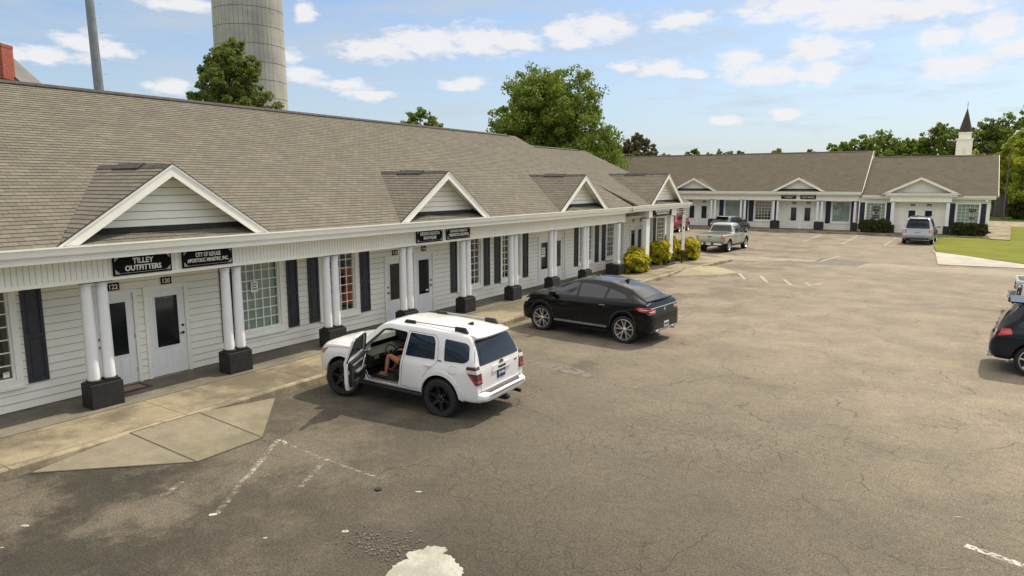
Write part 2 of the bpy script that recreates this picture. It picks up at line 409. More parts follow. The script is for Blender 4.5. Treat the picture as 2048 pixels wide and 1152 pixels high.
def leafmat(name, c1, c2, c3, tr=.42):
    m, nt, b, o = newmat(name)
    g = nt.nodes.new('ShaderNodeNewGeometry')
    r = g.outputs['Random Per Island']
    n = noise(nt, 3.5 if 'yellow' in name else .55, 3)
    c = MIX(nt, r, tuple(min(1, q * 1.15) for q in c1), tuple(min(1, q * 1.3) for q in c2))
    c = MIX(nt, rng(nt, n, .42, .60, 0, .85), c, c3)
    setin(nt, b, 'Base Color', c); b.inputs['Roughness'].default_value = .6; b.inputs['Specular IOR Level'].default_value = .3
    t = nt.nodes.new('ShaderNodeBsdfTranslucent'); nt.links.new(c, t.inputs[0])
    x = nt.nodes.new('ShaderNodeMixShader'); x.inputs[0].default_value = tr
    nt.links.new(b.outputs[0], x.inputs[1]); nt.links.new(t.outputs[0], x.inputs[2]); nt.links.new(x.outputs[0], o.inputs[0])
leafmat('leaf_green', (.065, .12, .014), (.135, .195, .026), (.19, .225, .035))
leafmat('leaf_deep', (.06, .10, .014), (.115, .16, .026), (.16, .185, .035))
leafmat('leaf_bright', (.16, .22, .02), (.26, .31, .03), (.34, .34, .04))
leafmat('leaf_brown', (.065, .072, .032), (.10, .10, .045), (.12, .11, .05))
leafmat('leaf_yellow', (.42, .36, .02), (.72, .62, .04), (.12, .17, .018), .35)
leafmat('leaf_hedge', (.04, .055, .014), (.07, .085, .02), (.10, .085, .028))
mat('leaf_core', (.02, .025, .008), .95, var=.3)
# ---------------------------------------------------------------- helpers
def tag(o, label=None, cat=None, group=None, kind=None):
    if label: o['label'] = label
    if cat: o['category'] = cat
    if group: o['group'] = group
    if kind: o['kind'] = kind
    return o
def empty(name, loc=(0, 0, 0), rz=0., label=None, cat=None, group=None, scale=1.):
    o = bpy.data.objects.new(name, None); COL.objects.link(o)
    o.empty_display_size = .3
    o.location = loc; o.rotation_euler = (0, 0, rz); o.scale = (scale,) * 3
    tag(o, label, cat, group)
    return o
class MB:
    """collects faces, then links them as ONE mesh object"""
    def __init__(s, tf=None):
        s.v = []; s.f = []; s.mi = []; s.uv = []; s.tf = tf
    def add(s, pts, mi=0, uv=None):
        n = len(s.v)
        s.v += [s.tf(p) if s.tf else tuple(p) for p in pts]
        s.f.append(tuple(range(n, n + len(pts)))); s.mi.append(mi); s.uv.append(uv)
        return s
    def mesh(s, verts, faces, mi=0):
        n = len(s.v)
        s.v += [s.tf(p) if s.tf else tuple(p) for p in verts]
        for f in faces:
            s.f.append(tuple(n + i for i in f)); s.mi.append(mi); s.uv.append(None)
        return s
    def box(s, x0, x1, y0, y1, z0, z1, mi=0):
        V = [(x0, y0, z0), (x1, y0, z0), (x1, y1, z0), (x0, y1, z0), (x0, y0, z1), (x1, y0, z1), (x1, y1, z1), (x0, y1, z1)]
        return s.mesh(V, [(0, 3, 2, 1), (4, 5, 6, 7), (0, 1, 5, 4), (1, 2, 6, 5), (2, 3, 7, 6), (3, 0, 4, 7)], mi)
    def prism(s, pts, h0, h1, axis='z', mi=0):
        """2-D outline extruded along an axis"""
        def P(a, b, h):
            return (a, b, h) if axis == 'z' else ((a, h, b) if axis == 'y' else (h, a, b))
        n = len(pts)
        V = [P(a, b, h0) for a, b in pts] + [P(a, b, h1) for a, b in pts]
        F = [tuple(range(n))[::-1], tuple(range(n, 2 * n))] + [(i, (i + 1) % n, n + (i + 1) % n, n + i) for i in range(n)]
        return s.mesh(V, F, mi)
    def tube(s, p0, p1, r0, r1=None, n=12, mi=0, caps=True):
        r1 = r0 if r1 is None else r1
        p0 = Vector(p0); p1 = Vector(p1); d = (p1 - p0).normalized()
        a = d.orthogonal().normalized(); b = d.cross(a)
        V = []
        for p, r in ((p0, r0), (p1, r1)):
            for i in range(n):
                t = 2 * pi * i / n
                V.append(tuple(p + a * (r * cos(t)) + b * (r * sin(t))))
        F = [(i, (i + 1) % n, n + (i + 1) % n, n + i) for i in range(n)]
        if caps: F += [tuple(range(n))[::-1], tuple(range(n, 2 * n))]
        return s.mesh(V, F, mi)
    def lathe(s, prof, n=24, center=(0, 0, 0), axis='z', mi=0, close=False):
        V = []; F = []
        for (r, h) in prof:
            for i in range(n):
                t = 2 * pi * i / n
                q = (r * cos(t), r * sin(t), h)
                if axis == 'y': q = (q[0], q[2], q[1])
                V.append((center[0] + q[0], center[1] + q[1], center[2] + q[2]))
        m = len(prof)
        for j in range(m - 1 + (1 if close else 0)):
            k = (j + 1) % m
            for i in range(n):
                F.append((j * n + i, j * n + (i + 1) % n, k * n + (i + 1) % n, k * n + i))
        if not close:
            F.append(tuple(range(n))[::-1]); F.append(tuple(range((m - 1) * n, m * n)))
        return s.mesh(V, F, mi)
    def build(s, name, mats, parent=None, smooth=False, bevel=0., recalc=True, loc=None, ang=35, seg=2):
        me = bpy.data.meshes.new(name)
        me.from_pydata(s.v, [], s.f)
        if isinstance(mats, str): mats = [mats]
        for m in mats: me.materials.append(MATS[m])
        me.polygons.foreach_set('material_index', s.mi)
        if any(u is not None for u in s.uv):
            ul = me.uv_layers.new(name='UVMap')
            for p, u in zip(me.polygons, s.uv):
                if u:
                    for li, q in zip(p.loop_indices, u): ul.data[li].uv = q
        if recalc or bevel:
            bm = bmesh.new(); bm.from_mesh(me)
            bmesh.ops.remove_doubles(bm, verts=bm.verts, dist=1e-5) if not any(s.uv) else None
            if recalc: bmesh.ops.recalc_face_normals(bm, faces=bm.faces)
            if bevel:
                ed = [e for e in bm.edges if len(e.link_faces) == 2 and e.calc_face_angle(0) > .5]
                bmesh.ops.bevel(bm, geom=ed, offset=bevel, segments=seg, affect='EDGES', profile=.6, clamp_overlap=True)
            bm.to_mesh(me); bm.free()
        if smooth:
            me.polygons.foreach_set('use_smooth', [True] * len(me.polygons))
            me.set_sharp_from_angle(angle=radians(ang))
        o = bpy.data.objects.new(name, me); COL.objects.link(o)
        if parent: o.parent = parent
        if loc: o.location = loc
        return o
def build_each(mb, name, mats, parent, **k):
    """one object per separate piece"""
    par = list(range(len(mb.v)))
    def find(a):
        while par[a] != a: par[a] = par[par[a]]; a = par[a]
        return a
    for f in mb.f:
        for q in f[1:]: par[find(f[0])] = find(q)
    grp = {}
    for i, f in enumerate(mb.f): grp.setdefault(find(f[0]), []).append(i)
    out = []
    for ids in grp.values():
        m = MB(); mp = {}
        for i in ids:
            for q in mb.f[i]:
                if q not in mp: mp[q] = len(m.v); m.v.append(mb.v[q])
            m.f.append(tuple(mp[q] for q in mb.f[i])); m.mi.append(mb.mi[i]); m.uv.append(mb.uv[i])
        out.append(m.build(name, mats, parent, **k))
    return out
def copy_tree(o, parent=None):
    c = o.copy(); COL.objects.link(c)
    if parent: c.parent = parent
    for ch in list(o.children): copy_tree(ch, c)
    return c
def text_mesh(body, size, width=None, height=None, bold=.02, depth=.004, spacing=1.0):
    """text as a flat extruded mesh in its own xy plane, centred"""
    cu = bpy.data.curves.new('lettering', 'FONT')
    cu.body = body; cu.size = size; cu.align_x = 'CENTER'; cu.align_y = 'CENTER'
    cu.offset = bold * size; cu.extrude = depth; cu.space_character = spacing; cu.resolution_u = 3
    o = bpy.data.objects.new('lettering', cu); COL.objects.link(o)
    bpy.context.view_layer.update()
    me = bpy.data.meshes.new_from_object(o.evaluated_get(bpy.context.evaluated_depsgraph_get()))
    bpy.data.objects.remove(o); bpy.data.curves.remove(cu)
    xs = [v.co.x for v in me.vertices]; ys = [v.co.y for v in me.vertices]
    if xs:
        cx, cy = (max(xs) + min(xs)) / 2, (max(ys) + min(ys)) / 2
        sx = width / (max(xs) - min(xs)) if width else 1
        sy = height / (max(ys) - min(ys)) if height else 1
        for v in me.vertices: v.co = ((v.co.x - cx) * sx, (v.co.y - cy) * sy, v.co.z)
    me.name = 'lettering'
    return me
def put_text(name, body, w, h, m, parent, loc, rot, bold=.02):
    me = text_mesh(body, .3, w, h, bold)
    me.materials.clear(); me.materials.append(MATS[m])
    o = bpy.data.objects.new(name, me); COL.objects.link(o)
    o.parent = parent; o.location = loc; o.rotation_euler = rot
    return o
# ---------------------------------------------------------------- ground
def sheet(name, pts, z, m, kind='structure', thick=0., mi_side=None):
    mb = MB()
    if thick:
        mb.prism(pts, z - thick, z)
    else:
        mb.add([(x, y, z) for x, y in pts])
    o = mb.build(name, m)
    if kind: o['kind'] = kind
    return o
sheet('ground', [(-900, -300), (900, -300), (900, 1500), (-900, 1500)], -.03, 'field')
# car park: fine enough grid for a very gentle unevenness
def lot():
    mb = MB(); nx, ny = 60, 70
    x0, x1, y0, y1 = -60, 34, -14, 92.5
    V = []
    for j in range(ny + 1):
        for i in range(nx + 1):
            x = x0 + (x1 - x0) * i / nx; y = y0 + (y1 - y0) * j / ny
            V.append((x, y, 0.0))
    F = [(j * (nx + 1) + i, j * (nx + 1) + i + 1, (j + 1) * (nx + 1) + i + 1, (j + 1) * (nx + 1) + i) for j in range(ny) for i in range(nx)]
    mb.mesh(V, F)
    o = mb.build('parking_lot', 'asphalt', recalc=False); o['kind'] = 'structure'
lot()
# walk along the near shops: slab 15 cm above the asphalt
CURB = [(-12.40, -6), (-12.36, 4), (-12.32, 12), (-12.25, 22), (-12.12, 28), (-12.0, 32), (-11.9, 36.6), (-11.65, 38.2), (-11.22, 41.85)]
def walk():
    mb = MB()
    back = -15.6
    top = [(back, -6)] + CURB + [(-12.28, 42.9), (-13.23, 43.95), (-14.24, 45.0), (back, 46.1)]
    # curb band (paler/darker stone edge) and slab, butted
    inner = [(x - .16, y) for x, y in CURB]
    slab = [(back, -6)] + inner + [(-11.5, 42.0), (-12.28, 42.9), (-13.23, 43.95), (-14.24, 45.0), (back, 46.1)]
    n = len(slab)
    mb.mesh([(x, y, .15) for x, y in slab], [tuple(range(n))], 0)
    for i in range(len(slab) - 1):
        if i >= len(inner):
            a, b = slab[i], slab[i + 1]
            mb.add([(a[0], a[1], -.02), (b[0], b[1], -.02), (b[0], b[1], .15), (a[0], a[1], .15)], 0)
    for i in range(len(CURB) - 1):
        a, b = CURB[i], CURB[i + 1]; c, d = inner[i], inner[i + 1]
        r = .02
        mb.add([(c[0], c[1], .15), (d[0], d[1], .15), (b[0] - r, b[1], .15), (a[0] - r, a[1], .15)], 1)
        mb.add([(a[0] - r, a[1], .15), (b[0] - r, b[1], .15), (b[0], b[1], .13), (a[0], a[1], .13)], 1)
        mb.add([(a[0], a[1], .13), (b[0], b[1], .13), (b[0] + .02, b[1], -.02), (a[0] + .02, a[1], -.02)], 1)
    e = CURB[-1]; f = inner[-1]
    mb.add([(e[0], e[1], -.02), (-11.5, 42.0, -.02), (-11.5, 42.0, .15), (e[0], e[1], .15)], 1)
    o = mb.build('sidewalk', ['concrete_walk', 'concrete_curb'], recalc=False); o['kind'] = 'structure'
    # porch slab strip under the eaves: greyer, joint between
    mb = MB(); mb.box(-15.5, -14.02, -6, 33.9, .10, .154)
    o = mb.build('porch_floor', 'concrete_porch'); o['kind'] = 'structure'
    # control joints
    mb = MB()
    for y in (1.2, 4.3, 7.35, 10.4, 13.5, 16.6, 19.7, 22.8, 25.9, 29, 32.1, 35.2, 38.3):
        cx = -12.3
        mb.box(-14.0, cx + .06 + (0.3 if y > 33 else 0), y, y + .012, .1505, .1515)
    pts = [(-14.02, -6), (-14.02, 33.9)]
    mb.box(-14.021, -14.0, -6, 33.9, .151, .1555)
    mb.box(-12.52, -12.508, -6, 12, .1505, .1515)
    # wandering crack
    rr = random.Random(3); y = -2
    while y < 30:
        x = -13.55 + .25 * sin(y * .9) + rr.uniform(-.05, .05)
        y2 = y + rr.uniform(.25, .6); x2 = -13.55 + .25 * sin(y2 * .9) + rr.uniform(-.05, .05)
        if rr.random() < .55: mb.add([(x, y, .1517), (x + .012, y, .1517), (x2 + .012, y2, .1517), (x2, y2, .1517)])
        y = y2
    o = mb.build('slab_joints', 'joint_dark', recalc=False); o['kind'] = 'structure'
walk()
def ramp(name, tl, ol, orr, tr, fl, fr, m='concrete_ramp', jm='joint_dark'):
    z = .158; g = .006
    P = lambda p, h: (p[0], p[1], h)
    mb = MB()
    mb.add([P(tl, g), P(ol, g), P(fl, z)]); mb.add([P(fl, z), P(ol, g), P(orr, g), P(fr, z)]); mb.add([P(fr, z), P(orr, g), P(tr, g)])
    # hidden skirt so that it is solid
    mb.add([P(tl, -.05), P(ol, -.05), P(ol, g), P(tl, g)], 1); mb.add([P(ol, -.05), P(orr, -.05), P(orr, g), P(ol, g)], 1); mb.add([P(orr, -.05), P(tr, -.05), P(tr, g), P(orr, g)], 1)
    o = mb.build(name, [m, 'joint_dark'], recalc=False); o['kind'] = 'structure'
    mb = MB()
    def strip(a, b, za, zb, w=.03):
        a = Vector((*a, za)); b = Vector((*b, zb)); d = (b - a).normalized(); s = Vector((-d.y, d.x, 0)) * w / 2
        mb.add([tuple(a - s), tuple(a + s), tuple(b + s), tuple(b - s)])
    strip(fl, ol, z + .004, g + .004); strip(fr, orr, z + .004, g + .004); strip(fl, fr, z + .004, z + .004, .02)
    strip(tl, ol, g + .003, g + .003, .04); strip(ol, orr, g + .003, g + .003, .04); strip(orr, tr, g + .003, g + .003, .04)
    o = mb.build('ramp_joints', jm, recalc=False); o['kind'] = 'structure'
ramp('curb_ramp', (-12.30, 4.55), (-10.44, 6.30), (-10.45, 7.62), (-12.24, 9.32), (-12.34, 6.20), (-12.33, 7.55))
ramp('curb_ramp', (-11.95, 33.4), (-10.0, 35.16), (-9.49, 36.70), (-11.3, 38.9), (-11.93, 35.5), (-11.86, 37.1), 'concrete_tan', 'concrete_curb')
# markings
def marks(name, segs, w, m, z=.005):
    mb = MB()
    for s in segs:
        a = Vector((s[0], s[1], z)); b = Vector((s[2], s[3], z)); ww = s[4] if len(s) > 4 else w
        d = (b - a).normalized(); q = Vector((-d.y, d.x, 0)) * ww / 2
        n = max(1, int((b - a).length / .5))
        for i in range(n):
            p0 = a.lerp(b, i / n); p1 = a.lerp(b, (i + 1) / n)
            mb.add([tuple(p0 - q), tuple(p0 + q), tuple(p1 + q), tuple(p1 - q)])
    o = mb.build(name, m, recalc=False); o['kind'] = 'structure'
marks('parking_lines', [(-10.35, 59.6, -10.49, 69.2), (-7.38, 58.9, -7.44, 69.2), (-4.50, 59.2, -4.42, 64.6), (-4.38, 67.0, -4.34, 68.9),
    (-6.75, 44.6, -6.2, 49.0), (-9.43, 36.56, -8.55, 34.28, .16), (-8.19, 35.97, -7.38, 33.83, .15), (-6.89, 35.2, -6.19, 33.32, .15), (-5.83, 34.69, -5.40, 33.6), (-5.46, 33.6, -5.1, 34.9, .09),
    (-9.84, 35.24, -8.75, 34.47, .07), (.44, 10.15, 2.4, 9.55, .12), (.25, 22.9, .25, 22.95, .02), (1.98, 36.29, 3.6, 36.2, .09), (1.6, 31.85, 3.6, 31.85, .10), (1.92, 34.07, 3.6, 34.0, .09)], .13, 'line_white')
marks('parking_lines_worn', [(-9.90, 7.38, -8.96, 5.98, .085), (-9.92, 5.72, -9.69, 5.25, .10), (-8.68, 7.52, -8.2, 6.6, .09), (-8.9, 5.95, -8.5, 5.35, .10), (-9.78, 7.66, -8.7, 7.55, .07), (-8.7, 7.55, -7.4, 7.5, .06), (-13.0+1.7, 59.8, -11.4, 63.8, .1),
    (-6.2, 36.0, -3.9, 35.6, .12), (-9.9, 31.0, -7.2, 30.2, .10), (-12.5, 49.0, -6.8, 44.7, .07), (-9.3, 36.6, -5.3, 35.0, .05)], .11, 'line_faded', .0045)
marks('parking_lines', [(-10.13, 7.73, -9.92, 7.40, .10), (-10.02, 7.74, -9.80, 7.62, .07), (-9.64, 7.06, -9.15, 6.3, .07)], .12, 'line_worn', .0055)
def blobpoly(cx, cy, rx, ry, n=14, seed=0, ang=0., j=.3):
    r = random.Random(seed); P = []
    for i in range(n):
        t = 2 * pi * i / n; k = 1 + r.uniform(-j, j); x = rx * k * cos(t); y = ry * k * sin(t)
        P.append((cx + x * cos(ang) - y * sin(ang), cy + x * sin(ang) + y * cos(ang)))
    return P
mb = MB()
for i, (x, y, a, b) in enumerate([(-8.53, 5.32, .07, .06), (-8.66, 7.55, .07, .035), (-7.56, 7.51, .05, .025), (-6.55, 7.47, .075, .03), (-6.60, 6.02, .07, .05), (-10.40, 3.72, .07, .04), (-7.36, 5.31, .04, .025), (.35, 11.0, .09, .02), (-10.0, 3.3, .03, .02), (-13.1, 6.3, .04, .02)]):
    mb.add([(p, q, .006 if x > -12.3 else .156) for p, q in blobpoly(x, y, a * .8, b * .7, 9, i, .55)])
o = mb.build('paint_flecks', 'concrete_white', recalc=False); o['kind'] = 'structure'
# white mortar patch in the asphalt and the loose stones beside it
P = [(-5.43, 5.6), (-5.47, 5.8), (-5.40, 5.95), (-5.52, 6.02), (-5.50, 6.10), (-5.40, 6.22), (-5.42, 6.30), (-5.30, 6.37), (-5.18, 6.41), (-5.12, 6.36), (-5.13, 6.28), (-4.98, 6.29), (-4.86, 6.20), (-4.78, 6.18), (-4.66, 6.10), (-4.62, 5.95), (-4.7, 5.7), (-4.95, 5.3), (-5.3, 5.25)]
rr = random.Random(5); P2 = []
for i in range(len(P)):
    a = P[i]; b = P[(i + 1) % len(P)]
    for k in range(5):
        t = k / 5; P2.append((a[0] + (b[0] - a[0]) * t + rr.uniform(-.018, .018), a[1] + (b[1] - a[1]) * t + rr.uniform(-.018, .018)))
sheet('mortar_patch', P2, .012, 'patch_white', thick=.02)
mb = MB()
for i in range(1500):
    t = rr.gauss(0, 1); x = -5.95 + rr.gauss(0, .33); y = 6.02 + rr.gauss(0, .17) + (x + 5.95) * .15
    if x > -5.45 and y > 5.6: continue
    s = abs(rr.gauss(0, .007)) + .003
    if rr.random() < .012: s *= 2.4
    V = [(x + s * rr.uniform(.5, 1.2) * cos(a) * cos(e), y + s * rr.uniform(.5, 1.2) * sin(a) * cos(e), max(.001, s * .6 * (1 + sin(e)))) for e in (-.6, .6) for a in (0, 1.6, 3.1, 4.7)]
    mb.mesh(V, [(0, 1, 2, 3), (4, 5, 6, 7), (0, 1, 5, 4), (1, 2, 6, 5), (2, 3, 7, 6), (3, 0, 4, 7)], 0 if rr.random() < .6 else 1)
o = mb.build('gravel', ['gravel_grey', 'concrete_porch']); o['kind'] = 'stuff'; o['label'] = 'loose grey gravel crumbled beside the white patch'
sheet('asphalt_patch', [(-9.3, 15.05), (-9.05, 14.75), (-7.25, 14.45), (-7.0, 14.6), (-7.5, 14.98), (-8.3, 15.1)], .0045, 'patch_dark')
sheet('asphalt_patch', [(-10.2, 43.3), (-7.57, 42.95), (-4.6, 43.1), (-4.1, 46.1), (-7.1, 46.9), (-7.0, 44.4)], .0045, 'patch_dark')
# far walk, pad, lawn, apron, road
mb = MB()
mb.box(-45, 2.42, 70.85, 74.4, -.02, .15, 0)
mb.box(-45, 2.42, 70.7, 70.85, -.02, .152, 1)
o = mb.build('sidewalk', ['concrete_porch', 'concrete_curb']); o['kind'] = 'structure'
sheet('concrete_pad', [(2.42, 70.72), (2.45, 69.25), (3.79, 68.75), (4.93, 89.8), (2.42, 89.0)], .15, 'concrete_walk', thick=.17)
sheet('lawn', [(-1.1, 57.2), (-1.28, 60), (-1.28, 70.68), (2.42, 70.70), (3.79, 68.72), (4.95, 89.8), (4.95, 92.4), (60, 92.4), (60, 46.0), (12, 48.95), (3.48, 49.15), (1.9, 51.2), (.59, 53.2), (-.3, 54.2), (-1.0, 55.0)], .07, 'lawn', thick=.1)
sheet('driveway_apron', [(-1.35, 55.6), (-1.02, 54.0), (-.72, 46.4), (3.35, 46.9), (60, 43.5), (60, 46.0), (12, 48.95), (3.48, 49.15), (1.9, 51.2), (.59, 53.2), (-.3, 54.2), (-1.0, 55.0)], .05, 'concrete_white', thick=.06)
sheet('road', [(-400, 93), (400, 93), (400, 107), (-400, 107)], -.01, 'concrete_curb')
# ---------------------------------------------------------------- shop building parts
# local frame of a building: x along the facade, d = distance out from the wall (y = -d), z up
TF = lambda p: (p[0], -p[1], p[2])
def F_(): return MB(TF)
def cut_spans(x0, x1, blocks):
    spans = [(x0, x1)]
    for a, b in blocks:
        out = []
        for s, e in spans:
            if b <= s or a >= e: out.append((s, e)); continue
            if a > s: out.append((s, a))
            if b < e: out.append((b, e))
        spans = out
    return spans
def siding(mb, x0, x1, z0, z1, d, ops, e=.165):
    n = max(1, int(math.ceil((z1 - z0) / e)))
    for i in range(n):
        a = z0 + i * e; b = min(z1, a + e)
        cuts = sorted({a, b} | {q for o in ops for q in (o[2], o[3]) if a < q < b})
        for za, zb in zip(cuts, cuts[1:]):
            zm = (za + zb) / 2
            bl = [(o[0], o[1]) for o in ops if o[2] < zm < o[3]]
            fa = (za - a) / e; fb = (zb - a) / e
            da = d + .024 * (1 - fa) + .001; db = d + .024 * (1 - fb) + .001
            for s, t in cut_spans(x0, x1, bl):
                if fa == 0:   # butt edge of the board, its shadow line painted in as dark colour
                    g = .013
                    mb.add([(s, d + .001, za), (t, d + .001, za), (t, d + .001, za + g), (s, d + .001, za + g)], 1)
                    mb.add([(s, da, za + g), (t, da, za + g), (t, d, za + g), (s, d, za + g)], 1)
                    mb.add([(s, da, za + g), (t, da, za + g), (t, db, zb), (s, db, zb)])
                else: mb.add([(s, da, za), (t, da, za), (t, db, zb), (s, db, zb)])
def frame(mb, x0, x1, z0, z1, w, d0, d1, mi=0, bottom=True, top=True):
    mb.box(x0 - w, x0, d0, d1, z0 - (w if bottom else 0), z1 + (w if top else 0), mi)
    mb.box(x1, x1 + w, d0, d1, z0 - (w if bottom else 0), z1 + (w if top else 0), mi)
    if bottom: mb.box(x0, x1, d0, d1, z0 - w, z0, mi)
    if top: mb.box(x0, x1, d0, d1, z1, z1 + w, mi)
def window(root, x0, x1, z0, z1, d=0., cols=5, rows=7, back='interior_dark', shut=None, label=None, curtain=None, wall_w=.13):
    """frame > pane, muntins, curtain; recess behind the pane"""
    mb = F_()
    frame(mb, x0, x1, z0, z1, wall_w, d - .02, d + .045)
    mb.box(x0 - wall_w - .03, x1 + wall_w + .03, d - .02, d + .085, z0 - wall_w - .045, z0 - wall_w - .001)
    frame(mb, x0 + .035, x1 - .035, z0 + .035, z1 - .035, .035, d - .10, d - .02)
    # reveal
    mb.box(x0 - .012, x0 - .001, d - .45, d - .021, z0, z1, 1); mb.box(x1 + .001, x1 + .012, d - .45, d - .021, z0, z1, 1)
    mb.box(x0, x1, d - .45, d - .021, z0 - .012, z0 - .001, 1); mb.box(x0, x1, d - .45, d - .021, z1 + .001, z1 + .012, 1)
    mb.box(x0 - .02, x1 + .02, d - .47, d - .45, z0 - .02, z1 + .02, 2)
    w = mb.build('window', ['white_trim', 'curtain_beige', back], root)
    if label: w['label'] = label
    mb = F_(); mb.box(x0 + .04, x1 - .04, d - .075, d - .069, z0 + .04, z1 - .04); mb.build('pane', 'glass_window', w)
    if cols:
        mb = F_()
        X0, X1, Z0, Z1 = x0 + .036, x1 - .036, z0 + .036, z1 - .036
        for i in range(1, cols):
            x = X0 + (X1 - X0) * i / cols; mb.box(x - .012, x + .012, d - .068, d - .05, Z0, Z1)
        for i in range(1, rows):
            z = Z0 + (Z1 - Z0) * i / rows; mb.box(X0, X1, d - .0675, d - .0505, z - .012, z + .012)
        mb.build('muntins', 'white_trim', w)
    if curtain:
        mb = F_(); n = 40; dd = d - .14
        for i in range(n):
            xa = x0 + (x1 - x0) * i / n; xb = x0 + (x1 - x0) * (i + 1) / n
            da = dd + .02 * sin(i * 1.7); db = dd + .02 * sin((i + 1) * 1.7)
            mb.add([(xa, da, z0), (xb, db, z0), (xb, db, z1), (xa, da, z1)])
        mb.build('curtain', curtain, w, smooth=True, recalc=False)
    return w
def shutter(root, x0, x1, z0, z1, d, m='shutter_grey'):
    mb = F_(); t = .055
    d0 = d + .019; d1 = d + .05
    mb.box(x0, x0 + t, d0, d1, z0, z1); mb.box(x1 - t, x1, d0, d1, z0, z1)
    zm = z0 + (z1 - z0) * .46
    for a, b in ((z0, z0 + .08), (zm - .035, zm + .035), (z1 - .08, z1)): mb.box(x0 + t, x1 - t, d0, d1, a, b)
    for a, b in ((z0 + .08, zm - .035), (zm + .035, z1 - .08)):
        mb.box(x0 + t, x1 - t, d0, d0 + .008, a, b)
        mb.box(x0 + t + .04, x1 - t - .04, d0 + .008, d0 + .02, a + .04, b - .04)
    return mb.build('shutter', m, root)
def door(root, x0, x1, z0, z1, d, hinge='l', glz=(.335, .91), gw=.6, lab=None):
    w = x1 - x0; h = z1 - z0
    mb = F_()
    frame(mb, x0, x1, z0, z1, .085, d - .05, d + .05, 0, bottom=False)
    mb.box(x0 - .02, x1 + .02, d - .03, d + .11, z0 - .012, z0 + .012, 1)
    fr = mb.build('door_frame', ['white_trim', 'mat_tan'], root)
    gx0 = x0 + w * (1 - gw) / 2; gx1 = x1 - w * (1 - gw) / 2; gz0 = z0 + h * glz[0]; gz1 = z0 + h * glz[1]
    mb = F_(); a, b = d - .04, d + .005
    mb.box(x0 + .006, x1 - .006, a, b, z0 + .015, z1 - .006)
    frame(mb, gx0, gx1, gz0, gz1, .035, b, b + .018)
    pw = (w - .36) / 2
    for k in (0, 1):
        px = x0 + .14 + k * (pw + .08)
        frame(mb, px + .03, px + pw - .03, z0 + .22, gz0 - .13, .022, b, b + .008)
        mb.box(px + .05, px + pw - .05, b, b + .006, z0 + .245, gz0 - .155)
    ds = mb.build('door', 'white_door', root, bevel=0)
    if lab: ds['label'] = lab
    mb = F_(); mb.box(gx0, gx1, b + .001, b + .008, gz0, gz1); mb.build('pane', 'glass_doorlite', ds)
    hx = x1 - .075 if hinge == 'l' else x0 + .075
    mb = F_(); mb.tube((hx, b, z0 + .95), (hx, b + .012, z0 + .95), .032); mb.tube((hx, b + .012, z0 + .95), (hx, b + .05, z0 + .95), .011)
    s = -1 if hinge == 'l' else 1
    mb.tube((hx, b + .045, z0 + .95), (hx + s * .11, b + .045, z0 + .95), .011)
    mb.tube((hx, b, z0 + 1.13), (hx, b + .02, z0 + 1.13), .03)
    mb.build('handle', 'brass', ds)
    mb = F_(); hy = x0 + .012 if hinge == 'l' else x1 - .012
    for q in (.25, 1.05, 1.85): mb.box(hy - .012, hy + .012, b, b + .01, z0 + q * h / 2.1, z0 + q * h / 2.1 + .1)
    build_each(mb, 'hinge', 'chrome', ds)
    return ds
def porch_post(root, cx, d, zb, ztop, w=.63, dep=.43, ph=.50, cols=(-.155, .155), sq=0, post_w=.24, m='pedestal_black'):
    """pedestal with one or two turned columns"""
    mb = F_(); mb.box(cx - w / 2, cx + w / 2, d - dep / 2, d + dep / 2, zb, zb + ph)
    p = mb.build('pedestal', m, root, bevel=.012)
    for c in cols:
        x = cx + c; z = zb + ph
        mb = F_()
        if not sq:
            mb.box(x - .15, x + .15, d - .15, d + .15, z + .002, z + .035, 1)
            prof = [(.148, z + .035), (.155, z + .05), (.148, z + .065), (.125, z + .072)]
            mb.lathe(prof, 24, (x, d, 0), mi=1)
            H = ztop - (z + .072) - .03
            prof = [(.114, z + .073), (.116, z + .1)] + [(.116 - .016 * t * t, z + .1 + (H - .14) * t) for t in (.15, .3, .45, .6, .75, .9, 1.)]
            zt = prof[-1][1]
            prof += [(.112, zt + .008), (.112, zt + .02), (.101, zt + .026), (.103, zt + .05), (.118, zt + .062), (.118, z + .073 + H)]
            mb.lathe(prof, 24, (x, d, 0))
            mb.box(x - .15, x + .15, d - .15, d + .15, ztop - .029, ztop + .004, 1)
        else:
            mb.box(x - post_w / 2, x + post_w / 2, d - post_w / 2, d + post_w / 2, z + .002, ztop - .03)
            mb.box(x - post_w / 2 - .02, x + post_w / 2 + .02, d - post_w / 2 - .02, d + post_w / 2 + .02, z + .004, z + .12)
            mb.box(x - post_w / 2 - .025, x + post_w / 2 + .025, d - post_w / 2 - .025, d + post_w / 2 + .025, ztop - .029, ztop + .003, 1)
        mb.build('column', ['column_white', 'black_trim'], p, smooth=True)
    return p
def fascia(root, x0, x1, z0, z1, d0, d1, name='fascia_beam', gap=.10, ends=True):
    """beadboard beam: V grooves every 10 cm, trim board along the foot"""
    mb = F_()
    x = x0; g = .010
    zt = z0 + .075
    while x < x1 - 1e-6:
        x2 = min(x1, x + gap)
        mb.add([(x + g, d1, zt), (x2, d1, zt), (x2, d1, z1), (x + g, d1, z1)])
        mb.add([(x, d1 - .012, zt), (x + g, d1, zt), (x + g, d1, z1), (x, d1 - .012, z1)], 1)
        mb.add([(x2, d1, zt), (x2, d1 - .012, zt), (x2, d1 - .012, z1), (x2, d1, z1)])
        x = x2
    mb.box(x0, x1, d0, d1 - .013, z0 + .002, z1)
    mb.box(x0, x1, d1 - .012, d1 + .012, z0, zt)
    return mb.build(name, ['white_siding', 'groove'], root, recalc=False)
